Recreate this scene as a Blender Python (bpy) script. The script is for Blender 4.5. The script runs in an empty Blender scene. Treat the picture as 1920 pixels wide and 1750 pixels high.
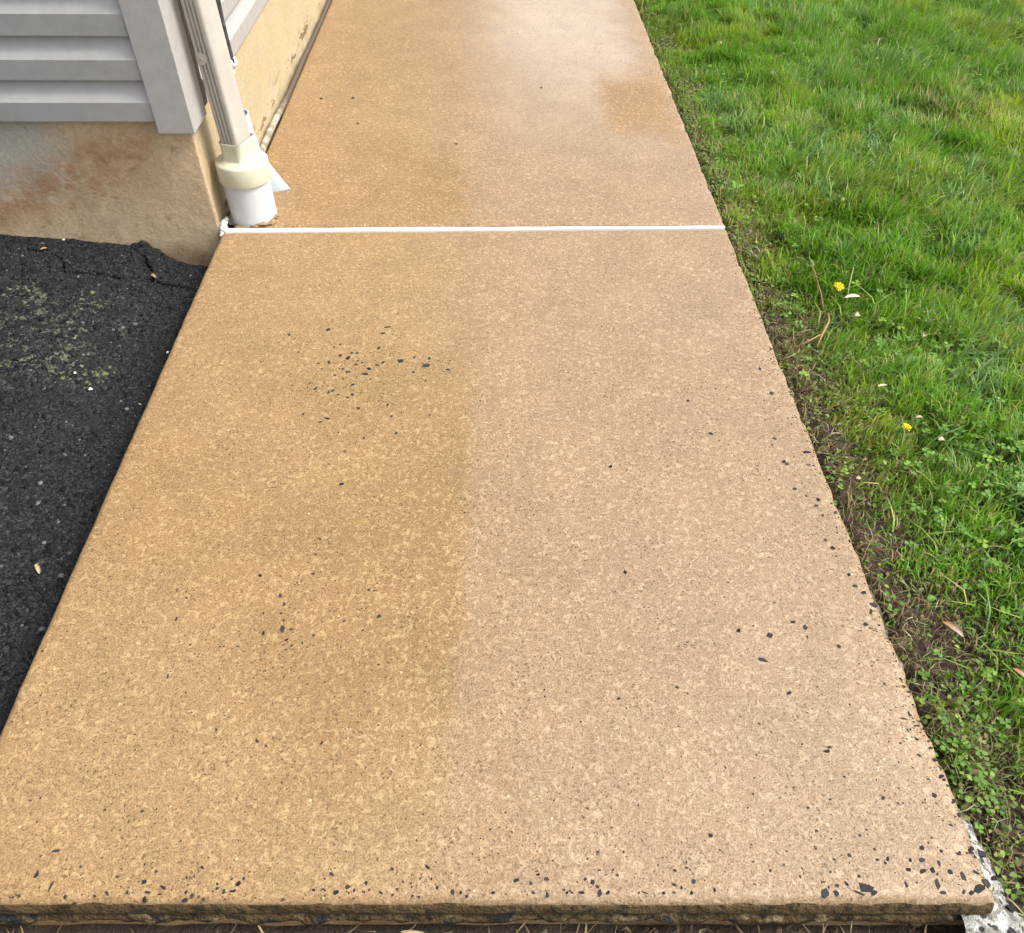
import bpy, math, random
import numpy as np
from mathutils import Matrix, Vector

# ------------------------------------------------------------------ camera, sky, sun, exposure
sc = bpy.context.scene
COL = sc.collection
rng = np.random.default_rng(11)
random.seed(5)

f_px, pitch, yaw, roll = 1507.31, 0.800605, 0.0302016, -0.0133489
fw = Vector((math.sin(yaw) * math.cos(pitch), math.cos(yaw) * math.cos(pitch), -math.sin(pitch)))
rt0 = Vector((math.cos(yaw), -math.sin(yaw), 0))
dn0 = fw.cross(rt0)
rt = rt0 * math.cos(roll) + dn0 * math.sin(roll)
dn = dn0 * math.cos(roll) - rt0 * math.sin(roll)
cam = bpy.data.cameras.new('camera')
cam.sensor_fit = 'HORIZONTAL'
cam.sensor_width = 36
cam.lens = 36 * f_px / 1920
cam.clip_start = 0.02
cam.clip_end = 600
co = bpy.data.objects.new('camera', cam)
COL.objects.link(co)
M = Matrix((rt, -dn, -fw)).transposed().to_4x4()
M.translation = (0.650207, -1.772658, 0.997481)
co.matrix_world = M
sc.camera = co

SUN_EL, SUN_AZ = math.radians(52), math.radians(98)      # azimuth from +Y towards +X
w = bpy.data.worlds.new('World')
sc.world = w
w.use_nodes = True
nt = w.node_tree
bg = nt.nodes['Background']
sky = nt.nodes.new('ShaderNodeTexSky')
sky.sky_type = 'NISHITA'
sky.sun_disc = False
sky.sun_elevation = SUN_EL
sky.sun_rotation = SUN_AZ
sky.dust_density = 4.0
sky.ozone_density = 0.6
hs = nt.nodes.new('ShaderNodeHueSaturation')              # thin high cloud takes most of the blue away
hs.inputs['Saturation'].default_value = 0.22
nt.links.new(sky.outputs[0], hs.inputs['Color'])
nt.links.new(hs.outputs[0], bg.inputs['Color'])
bg.inputs['Strength'].default_value = 0.15
sl = bpy.data.lights.new('sun', 'SUN')
sl.energy = 1.75
sl.angle = math.radians(14)
sl.color = (1.0, 0.95, 0.87)
so = bpy.data.objects.new('sun', sl)
COL.objects.link(so)
sdir = Vector((math.sin(SUN_AZ) * math.cos(SUN_EL), math.cos(SUN_AZ) * math.cos(SUN_EL), math.sin(SUN_EL)))
so.rotation_euler = sdir.to_track_quat('Z', 'Y').to_euler()
so.location = sdir * 20
vs = sc.view_settings
vs.view_transform = 'Standard'
vs.look = 'None'
vs.exposure = 0.95
vs.gamma = 1
vs.use_curve_mapping = False

# ------------------------------------------------------------------ helpers
PERM = np.random.default_rng(3).random((256, 256))


def vnoise(x, y, s, seed=0):
    x = np.asarray(x, float) * s + seed * 17.31
    y = np.asarray(y, float) * s + seed * 9.73
    xi, yi = np.floor(x).astype(int), np.floor(y).astype(int)
    fx, fy = x - xi, y - yi
    fx, fy = fx * fx * (3 - 2 * fx), fy * fy * (3 - 2 * fy)
    g = lambda a, b: PERM[a % 256, b % 256]
    return (g(xi, yi) * (1 - fx) + g(xi + 1, yi) * fx) * (1 - fy) + (g(xi, yi + 1) * (1 - fx) + g(xi + 1, yi + 1) * fx) * fy


def fbm(x, y, s, o=3, seed=0):
    t, a, n = 0, 0.5, 0
    for k in range(o):
        t = t + a * vnoise(x, y, s * 2 ** k, seed + k)
        n += a
        a *= 0.5
    return t / n


def sstep(a, b, x):
    t = np.clip((x - a) / (b - a), 0, 1)
    return t * t * (3 - 2 * t)


def mesh_np(name, verts, faces, col=None, smooth=False):
    """faces: (n,3) or (n,4) int array"""
    verts = np.asarray(verts, np.float32)
    faces = np.asarray(faces, np.int32)
    me = bpy.data.meshes.new(name)
    k = faces.shape[1]
    me.vertices.add(len(verts))
    me.vertices.foreach_set('co', verts.ravel())
    me.loops.add(faces.size)
    me.loops.foreach_set('vertex_index', faces.ravel())
    me.polygons.add(len(faces))
    me.polygons.foreach_set('loop_start', np.arange(0, faces.size, k, dtype=np.int32))
    me.polygons.foreach_set('loop_total', np.full(len(faces), k, np.int32))
    me.polygons.foreach_set('use_smooth', np.full(len(faces), bool(smooth)))
    if col is not None:
        c = np.ones((len(verts), 4), np.float32)
        c[:, :3] = col
        at = me.color_attributes.new('Col', 'FLOAT_COLOR', 'POINT')
        at.data.foreach_set('color', c.ravel())
    me.update()
    me.validate()
    return me


def link(name, me, mat=None, parent=None, loc=None):
    o = bpy.data.objects.new(name, me)
    COL.objects.link(o)
    if mat is not None and me is not None and not me.materials:
        me.materials.append(mat)
    if parent is not None:
        o.parent = parent
    if loc is not None:
        o.location = loc
    return o


def tag(o, label=None, cat=None, group=None, kind=None):
    if label: o['label'] = label
    if cat: o['category'] = cat
    if group: o['group'] = group
    if kind: o['kind'] = kind
    return o


def empty(name, loc=(0, 0, 0), rz=0):
    o = link(name, None, loc=loc)
    o.rotation_euler[2] = rz
    return o


def grid_faces(nu, nv, off=0):
    i, j = np.meshgrid(np.arange(nu - 1), np.arange(nv - 1), indexing='ij')
    a = (i * nv + j).ravel() + off
    return np.stack([a, a + nv, a + nv + 1, a + 1], 1)


def sheet(xs, ys, zf):
    X, Y = np.meshgrid(xs, ys, indexing='ij')
    return np.stack([X, Y, zf(X, Y)], -1).reshape(-1, 3), grid_faces(len(xs), len(ys))


class MB:
    def __init__(s): s.v, s.f = [], []

    def add(s, vs, fs):
        o = len(s.v)
        s.v += [tuple(v) for v in vs]
        s.f += [tuple(i + o for i in f) for f in fs]
        return s

    def box(s, x0, x1, y0, y1, z0, z1):
        return s.add([(x0, y0, z0), (x1, y0, z0), (x1, y1, z0), (x0, y1, z0), (x0, y0, z1), (x1, y0, z1), (x1, y1, z1), (x0, y1, z1)],
                     [(0, 3, 2, 1), (4, 5, 6, 7), (0, 1, 5, 4), (1, 2, 6, 5), (2, 3, 7, 6), (3, 0, 4, 7)])

    def loft(s, rings, closed=True, cap0=False, cap1=False):
        n = len(rings[0])
        vs = [p for r in rings for p in r]
        fs = []
        for k in range(len(rings) - 1):
            for i in range(n if closed else n - 1):
                j = (i + 1) % n
                fs.append((k * n + i, k * n + j, (k + 1) * n + j, (k + 1) * n + i))
        if cap0: fs.append(tuple(range(n))[::-1])
        if cap1: fs.append(tuple(range((len(rings) - 1) * n, len(rings) * n)))
        return s.add(vs, fs)

    def tube(s, pts, rad, n=10, cap=True):
        pts = [Vector(p) for p in pts]
        rads = rad if isinstance(rad, (list, tuple)) else [rad] * len(pts)
        rings = []
        for i, p in enumerate(pts):
            d = (pts[min(i + 1, len(pts) - 1)] - pts[max(i - 1, 0)]).normalized()
            u = d.orthogonal().normalized() if i == 0 else (u - d * u.dot(d)).normalized()
            v = d.cross(u)
            rings.append([p + (u * math.cos(t) + v * math.sin(t)) * rads[i] for t in [2 * math.pi * k / n for k in range(n)]])
        return s.loft(rings, True, cap, cap)

    def mesh(s, name, smooth=False, angle=None):
        me = bpy.data.meshes.new(name)
        me.from_pydata([tuple(v) for v in s.v], [], s.f)
        me.update()
        me.polygons.foreach_set('use_smooth', [bool(smooth)] * len(me.polygons))
        if smooth:
            if angle: me.set_sharp_from_angle(angle=math.radians(angle))
        return me

    def build(s, name, mat, parent=None, smooth=False, angle=35, bevel=0):
        o = link(name, s.mesh(name, smooth or bevel > 0, angle), mat, parent)
        if bevel:
            m = o.modifiers.new('bevel', 'BEVEL')
            m.width = bevel
            m.segments = 2
            m.limit_method = 'ANGLE'
            m.angle_limit = math.radians(40)
            m.harden_normals = True
        return o


# ------------------------------------------------------------------ materials
class N:
    """small node-graph writer"""
    def __init__(s, name):
        s.m = bpy.data.materials.new(name)
        s.m.use_nodes = True
        s.t = s.m.node_tree
        s.b = s.t.nodes['Principled BSDF']
        s.out = s.t.nodes['Material Output']
        tc = s.t.nodes.new('ShaderNodeTexCoord')
        s.P = tc.outputs['Object']
        sp = s.t.nodes.new('ShaderNodeSeparateXYZ')
        s.t.links.new(s.P, sp.inputs[0])
        s.x, s.y, s.z = sp.outputs

    def put(s, sock, v):
        if isinstance(v, bpy.types.NodeSocket): s.t.links.new(v, sock)
        elif v is not None:
            if sock.type == 'RGBA' and len(v) == 3: v = (*v, 1)
            sock.default_value = v

    def math(s, op, a, b=None, c=None, clamp=False):
        n = s.t.nodes.new('ShaderNodeMath')
        n.operation = op
        n.use_clamp = clamp
        for i, v in enumerate((a, b, c)):
            if v is not None: s.put(n.inputs[i], v)
        return n.outputs[0]

    def noise(s, scale, detail=3, rough=0.5, dist=0, vec=None, col=False):
        n = s.t.nodes.new('ShaderNodeTexNoise')
        s.put(n.inputs['Vector'], vec or s.P)
        n.inputs['Scale'].default_value = scale
        n.inputs['Detail'].default_value = detail
        n.inputs['Roughness'].default_value = rough
        n.inputs['Distortion'].default_value = dist
        return n.outputs[1 if col else 0]

    def voro(s, scale, feature='F1', vec=None, rand=1):
        n = s.t.nodes.new('ShaderNodeTexVoronoi')
        n.feature = feature
        s.put(n.inputs['Vector'], vec or s.P)
        n.inputs['Scale'].default_value = scale
        n.inputs['Randomness'].default_value = rand
        return n.outputs

    def ss(s, v, a, b, lo=0.0, hi=1.0):
        n = s.t.nodes.new('ShaderNodeMapRange')
        n.interpolation_type = 'SMOOTHSTEP'
        n.clamp = True
        s.put(n.inputs['Value'], v)
        if a > b: a, b, lo, hi = b, a, hi, lo
        for k, q in (('From Min', a), ('From Max', b), ('To Min', lo), ('To Max', hi)): n.inputs[k].default_value = q
        return n.outputs[0]

    def mix(s, fac, a, b, mode='MIX'):
        n = s.t.nodes.new('ShaderNodeMix')
        n.data_type = 'RGBA'
        n.blend_type = mode
        s.put(n.inputs[0], fac)
        s.put(n.inputs[6], a)
        s.put(n.inputs[7], b)
        return n.outputs[2]

    def scale(s, col, v):
        n = s.t.nodes.new('ShaderNodeVectorMath')
        n.operation = 'SCALE'
        s.put(n.inputs[0], col)
        s.put(n.inputs['Scale'], v)
        return n.outputs[0]

    def attr(s, name='Col'):
        n = s.t.nodes.new('ShaderNodeAttribute')
        n.attribute_name = name
        return n.outputs['Color']

    def bump(s, h, strength=0.5, dist=0.002):
        n = s.t.nodes.new('ShaderNodeBump')
        n.inputs['Strength'].default_value = strength
        n.inputs['Distance'].default_value = dist
        s.put(n.inputs['Height'], h)
        s.put(s.b.inputs['Normal'], n.outputs[0])

    def fin(s, col=None, rough=None, spec=None):
        s.put(s.b.inputs['Base Color'], col)
        s.put(s.b.inputs['Roughness'], rough)
        if spec is not None: s.put(s.b.inputs['Specular IOR Level'], spec)
        return s.m


def mat_concrete():
    n = N('sealed tan concrete')
    x, y = n.x, n.y
    big = n.noise(1.6, 2, 0.5)
    wob = n.noise(11, 4, 0.7)
    lite = n.noise(104, 4, 0.7, 1.0)
    dark = n.noise(175, 3, 0.65, 0.4)
    fine = n.noise(420, 2, 0.6)
    # sealer lap: its line runs down the middle of both slabs, golden towards the house, pinker towards the lawn
    xb = n.math('ADD', n.math('MULTIPLY_ADD', n.math('ABSOLUTE', n.math('ADD', y, 0.7)), -0.042, 0.612), n.math('MULTIPLY_ADD', wob, 0.11, -0.055))
    d = n.math('SUBTRACT', x, xb)
    winN = n.math('MULTIPLY', n.ss(y, -0.45, -0.82), n.ss(y, -1.50, -1.15))
    winF = n.math('MULTIPLY', n.ss(y, 0.0, 0.10), n.ss(n.math('ADD', y, n.math('MULTIPLY', wob, 0.15)), 0.62, 0.36))
    win = n.math('MAXIMUM', winN, winF)
    soft = n.ss(n.math('ADD', d, n.math('MULTIPLY_ADD', big, 0.5, -0.25)), -0.22, 0.26)
    hard = n.ss(d, -0.020, 0.022)
    lr = n.math('ADD', n.math('MULTIPLY', soft, n.math('SUBTRACT', 1.0, n.math('MULTIPLY', win, 0.62))), n.math('MULTIPLY', hard, n.math('MULTIPLY', win, 0.62)))
    gold, pink = (0.282, 0.172, 0.076), (0.272, 0.182, 0.106)
    c = n.mix(lr, gold, pink)
    c = n.mix(n.ss(y, 0.05, 1.2, 0, 0.45), c, n.mix(lr, (0.245, 0.160, 0.082), (0.300, 0.212, 0.132)))
    c = n.mix(n.ss(big, 0.40, 0.62, 0, 0.30), c, (0.300, 0.196, 0.102))
    fallL = n.math('MULTIPLY', n.ss(d, -0.40, 0.0), n.math('SUBTRACT', 1.0, hard))
    c = n.mix(n.math('MULTIPLY', fallL, n.math('MULTIPLY', win, 0.55)), c, (0.226, 0.128, 0.050))
    # darker rest of wet sealer beside the lawn on the far slab
    px = n.math('ADD', x, n.math('MULTIPLY_ADD', wob, 0.12, -0.06))
    py = n.math('ADD', y, n.math('MULTIPLY_ADD', n.noise(7, 3), 0.30, -0.15))
    patch = n.math('MULTIPLY', n.math('MULTIPLY', n.ss(px, 0.95, 1.03), n.ss(px, 1.24, 1.16)), n.math('MULTIPLY', n.ss(py, 0.44, 0.64), n.ss(py, 1.12, 0.86)))
    c = n.mix(n.math('MULTIPLY', patch, 0.92), c, (0.265, 0.148, 0.052))
    # pale concrete on the far slab, with sky sheen painted into its colour
    sheen = n.math('MULTIPLY', n.math('MULTIPLY', n.ss(px, 0.50, 0.85), n.ss(px, 1.22, 1.05)), n.ss(y, 0.25, 1.35))
    sheen = n.math('MULTIPLY', sheen, n.math('SUBTRACT', 1.0, patch))
    c = n.mix(n.math('MULTIPLY', sheen, n.ss(big, 0.25, 0.65, 0.45, 0.85)), c, (0.440, 0.370, 0.295))
    # trowelling clouds, then sand grain: pale and brown flecks
    cloud = n.noise(8, 5, 0.72, 0.3)
    c = n.scale(c, n.ss(cloud, 0.32, 0.68, 0.93, 1.06))
    c = n.mix(n.ss(n.noise(19, 4, 0.7, 0.5), 0.52, 0.70, 0, 0.20), c, (0.200, 0.118, 0.056))
    c = n.scale(c, n.ss(fine, 0.33, 0.67, 0.70, 1.22))
    c = n.mix(n.math('MULTIPLY', n.ss(lite, 0.48, 0.66), n.ss(cloud, 0.36, 0.64, 0.56, 0.84)), c, n.mix(lr, (0.450, 0.315, 0.155), (0.450, 0.335, 0.215)))
    c = n.mix(n.math('MULTIPLY', n.ss(dark, 0.52, 0.66), n.ss(cloud, 0.36, 0.64, 0.80, 0.56)), c, (0.150, 0.088, 0.040))
    # pin holes
    v = n.voro(165)
    pep = n.math('MULTIPLY', n.math('LESS_THAN', n.math('ADD', v[0], n.math('MULTIPLY_ADD', fine, 0.5, -0.25)), n.ss(n.noise(14, 4, 0.75), 0.36, 0.66, 0.02, 0.34)), n.math('GREATER_THAN', v[1], 0.42))
    c = n.mix(n.math('MULTIPLY', pep, 0.62), c, (0.070, 0.040, 0.018))
    v2 = n.voro(75)
    wh = n.math('MULTIPLY', n.math('LESS_THAN', v2[0], 0.13), n.math('GREATER_THAN', v2[1], 0.84))
    c = n.mix(n.math('MULTIPLY', wh, 0.7), c, (0.56, 0.46, 0.29))
    r = n.ss(big, 0.3, 0.7, 0.46, 0.56)
    r = n.math('SUBTRACT', r, n.math('MULTIPLY', sheen, 0.10))
    n.bump(n.math('ADD', n.math('MULTIPLY', lite, 0.7), fine), 0.45, 0.0014)
    return n.fin(c, r, 0.5)


def mat_attr(name, rough=0.6, spec=0.4, grain=0, trans=0, amt=0.25, bumpd=0):
    n = N(name)
    c = n.attr()
    if grain:
        g = n.noise(grain, 4, 0.6)
        c = n.scale(c, n.ss(g, 0.25, 0.75, 1 - amt, 1 + amt))
        if bumpd: n.bump(g, 0.6, bumpd)
    n.fin(c, rough, spec)
    if trans:
        t = n.t.nodes.new('ShaderNodeBsdfTranslucent')
        n.t.links.new(c, t.inputs['Color'])
        m = n.t.nodes.new('ShaderNodeMixShader')
        m.inputs[0].default_value = trans
        n.t.links.new(n.b.outputs[0], m.inputs[1])
        n.t.links.new(t.outputs[0], m.inputs[2])
        n.t.links.new(m.outputs[0], n.out.inputs['Surface'])
    return n.m


def mat_plain(name, col, rough=0.5, spec=0.5, grain=0, amt=0.1, dirt=None, dscale=18, lo=0.55, hi=0.75, bump=0, bscale=None):
    n = N(name)
    c = col
    if grain:
        g = n.noise(grain, 4, 0.6)
        c = n.scale(n.mix(0.0, col, col), n.ss(g, 0.25, 0.75, 1 - amt, 1 + amt))
        if bump: n.bump(g if not bscale else n.noise(bscale, 4, 0.6), 0.5, bump)
    if dirt:
        c = n.mix(n.ss(n.noise(dscale, 5, 0.65), lo, hi, 0, 0.8), c, dirt)
    return n.fin(c, rough, spec)


CONC = mat_concrete()
STONE = mat_attr('dark aggregate stone', 0.75, 0.2, 400, 0, 0.3)
GRASS = mat_attr('grass blade', 0.5, 0.3, 0, 0.42)
LEAF = mat_attr('weed leaf', 0.6, 0.22, 300, 0.3, 0.12)

# ------------------------------------------------------------------ the ground and the lawn's soil
W = 1.22
YN = -1.492                                     # near edge of the walk


def strip_w(y):                                 # width of the bare strip between walk and turf
    b = np.interp(y, [-1.6, -1.40, -1.30, -1.15, -0.92, -0.66, -0.31, -0.05, 0.3, 0.8, 1.4, 3], [0.10, 0.06, 0.040, 0.150, 0.110, 0.105, 0.085, 0.055, 0.060, 0.085, 0.04, 0.02])
    return b + 0.05 * (fbm(y, y * 0 + 3.3, 14, 2, 4) - 0.5)


def zlawn(x, y):
    d = x - W
    return -0.060 + 0.03 * sstep(0.05, 0.40, d) - 0.022 * (1 - sstep(0.0, 0.045, d - 0.02 * fbm(y, y * 0 + 1, 24, 2, 9))) + 0.018 * (fbm(x, y, 5, 3, 1) - 0.5) + 0.010 * (fbm(x, y, 45, 3, 2) - 0.5)


def zground(x, y):
    z = np.where(x > 1.17, zlawn(x, y), -0.25)
    front = (y < YN + 0.03) & (x > -0.02) & (x <= 1.17)
    z = np.where(front, -0.088 + 0.022 * (fbm(x, y, 28, 3, 6) - 0.5) + 0.03 * sstep(-1.6, -2.2, y), z)
    far = (np.abs(x) > 6) | (y > 7) | (y < -4.4)
    return np.where(far & (x < 1.17), -0.06, z)


def axis(*segs):
    out = []
    for a, b, st in segs: out.append(np.arange(a, b, st))
    return np.unique(np.round(np.concatenate(out), 5))


xs = axis((-300, -20, 40), (-20, -0.05, 1.0), (-0.05, 1.17, 0.025), (1.17, 3.2, 0.011), (3.2, 6, 0.1), (6, 20, 2), (20, 301, 40))
ys = axis((-300, -20, 40), (-20, -4, 2), (-4, -1.85, 0.2), (-1.85, 2.3, 0.011), (2.3, 7, 0.1), (7, 20, 2), (20, 301, 40))
n = N('soil and far turf')
sn = n.noise(60, 5, 0.65)
c = n.mix(n.ss(n.noise(9, 4), 0.35, 0.65), (0.030, 0.019, 0.012), (0.060, 0.039, 0.025))
c = n.mix(n.ss(sn, 0.35, 0.72, 0, 0.8), c, (0.100, 0.071, 0.050))
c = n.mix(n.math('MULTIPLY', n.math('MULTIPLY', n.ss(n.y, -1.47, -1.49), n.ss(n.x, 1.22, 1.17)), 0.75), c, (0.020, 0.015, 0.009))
far = n.math('MAXIMUM', n.ss(n.x, 1.55, 1.9), n.math('MAXIMUM', n.ss(n.y, 4.8, 5.4), n.ss(n.x, -4, -5)))
c = n.mix(n.math('MULTIPLY', far, 0.8), c, n.mix(n.ss(n.noise(1.3, 5), 0.3, 0.7), (0.05, 0.085, 0.02), (0.085, 0.13, 0.03)))
n.bump(n.math('ADD', sn, n.noise(240, 3)), 0.8, 0.006)
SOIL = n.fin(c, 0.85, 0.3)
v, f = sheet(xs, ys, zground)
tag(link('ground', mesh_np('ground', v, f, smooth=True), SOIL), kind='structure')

# ------------------------------------------------------------------ the walk: two slabs, edges, aggregate
walk = tag(empty('walkway'), kind='structure')


def JS(x): return -0.0095 * (1 - x / W)         # the joint runs slightly askew


def slab(name, x0, x1, y0, y1, skew=0.0, chew=0.0035):
    e = [0, 0.0012, 0.0035, 0.008, 0.014]
    ex = np.array(e)
    X1 = np.concatenate([x0 + ex, np.arange(x0 + 0.03, x1 - 0.03, 0.02), (x1 - ex)[::-1]])
    Y1 = np.concatenate([y0 + ex, np.arange(y0 + 0.022, y1 - 0.022, 0.0065 if y1 < 1 else 0.012), (y1 - ex)[::-1]])
    X, Y = np.meshgrid(X1, Y1, indexing='ij')
    dr, dl, d0, d1 = x1 - X, X - x0, Y - y0, y1 - Y
    d = np.minimum(np.minimum(dr, dl), np.minimum(d0, d1))
    Z = -0.0075 * (1 - np.clip(d / 0.011, 0, 1)) ** 2.4
    Z = Z + 0.0003 * (fbm(X, Y, 3, 2, 8) - 0.5) - 0.006 * (1 - sstep(0, 0.018, np.minimum(dr, d0 * 2.2))) * sstep(0.55, 0.85, vnoise(X, Y, 48, 12))
    nr = fbm(0 * Y, Y, 40, 4, 21) - 0.5
    nl = fbm(0 * Y, Y, 25, 3, 22) - 0.5
    n0 = fbm(X, 0 * X, 40, 4, 23) - 0.5
    X = X + chew * 1.9 * nr * (1 - sstep(0, 0.05, dr)) - chew * 0.8 * nl * (1 - sstep(0, 0.03, dl))
    Y = Y + chew * 1.6 * n0 * 0.35 * (1 - sstep(0, 0.04, d0)) + skew * (X - 0.6) * (1 - sstep(0, 0.3, d0)) + (JS(X) * (1 - sstep(0, 0.3, d1)) if y1 < 1 else JS(X) * (1 - sstep(0, 0.3, d0)))
    nu, nv = X.shape
    V = np.stack([X, Y, Z], -1).reshape(-1, 3)
    F = grid_faces(nu, nv)
    idx = np.arange(nu * nv).reshape(nu, nv)
    for loop, rev in ((idx[0, :], 1), (idx[-1, :], 0), (idx[:, -1], 1), (idx[:, 0], 0)):
        o = len(V)
        b = V[loop].copy()
        b[:, 2] = -0.13
        V = np.concatenate([V, b])
        k = np.arange(len(loop) - 1)
        q = np.stack([loop[k], loop[k + 1], o + k + 1, o + k], 1)
        F = np.concatenate([F, q[:, ::-1] if not rev else q])
    return link(name, mesh_np(name, V, F, smooth=True), CONC, walk)


SKEW = -0.0185
near = slab('concrete_slab', 0.0, W, YN, -0.004, SKEW)
near['label'] = 'near slab of tan sealed concrete in front of the white joint'
far_s = slab('concrete_slab', 0.022, W, 0.0175, 5.0, 0.0, 0.003)
far_s['label'] = 'far slab of tan sealed concrete along the house wall'

# weathered front face of the near slab, under its worn top edge
n = N('mossy slab edge')
a = n.noise(26, 5, 0.65)
b = n.noise(75, 4, 0.65)
c = n.mix(n.ss(a, 0.35, 0.65), (0.072, 0.041, 0.015), (0.105, 0.072, 0.028))
c = n.mix(n.ss(b, 0.50, 0.66, 0, 0.9), c, (0.020, 0.020, 0.009))
c = n.mix(n.math('MULTIPLY', n.ss(n.noise(38, 4, 0.6), 0.55, 0.68), n.ss(n.z, -0.020, -0.034)), c, (0.22, 0.17, 0.09))
c = n.mix(n.math('MULTIPLY', n.ss(n.noise(48, 2), 0.55, 0.62), n.ss(n.z, -0.026, -0.04)), c, (0.02, 0.02, 0.022))
n.bump(n.math('ADD', a, n.math('MULTIPLY', b, 1.5)), 1.0, 0.010)
EDGE = n.fin(c, 0.8, 0.3)
Xs = np.arange(0.0, W + 0.0005, 0.006)
prof = [(0.006, -0.0105), (0.001, -0.0085), (-0.0015, -0.012), (-0.005, -0.022), (-0.004, -0.030), (0.002, -0.034), (-0.006, -0.040), (-0.008, -0.046), (0.006, -0.052), (0.010, -0.066), (0.004, -0.085), (0.0, -0.12)]
V = []
for k, (dy, z) in enumerate(prof):
    rough = 0.0 if k < 1 else 0.0015 + 0.008 * min(1, max(0, (k - 3) / 4))
    nn = fbm(Xs, Xs * 0 + k * 0.05, 55, 3, 31) - 0.5
    n2 = fbm(Xs, Xs * 0 + k * 0.02, 17, 2, 33) - 0.5
    V.append(np.stack([Xs * 1.0, YN + dy + SKEW * (Xs - 0.6) + nn * rough * 1.3, z + n2 * (0.012 if 3 < k < 10 else 0)], -1))
V = np.array(V).transpose(1, 0, 2).reshape(-1, 3)
link('slab_edge', mesh_np('slab_edge', V, grid_faces(len(Xs), len(prof)), smooth=True), EDGE, near)['label'] = 'dark mossy broken front face of the slab'

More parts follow.
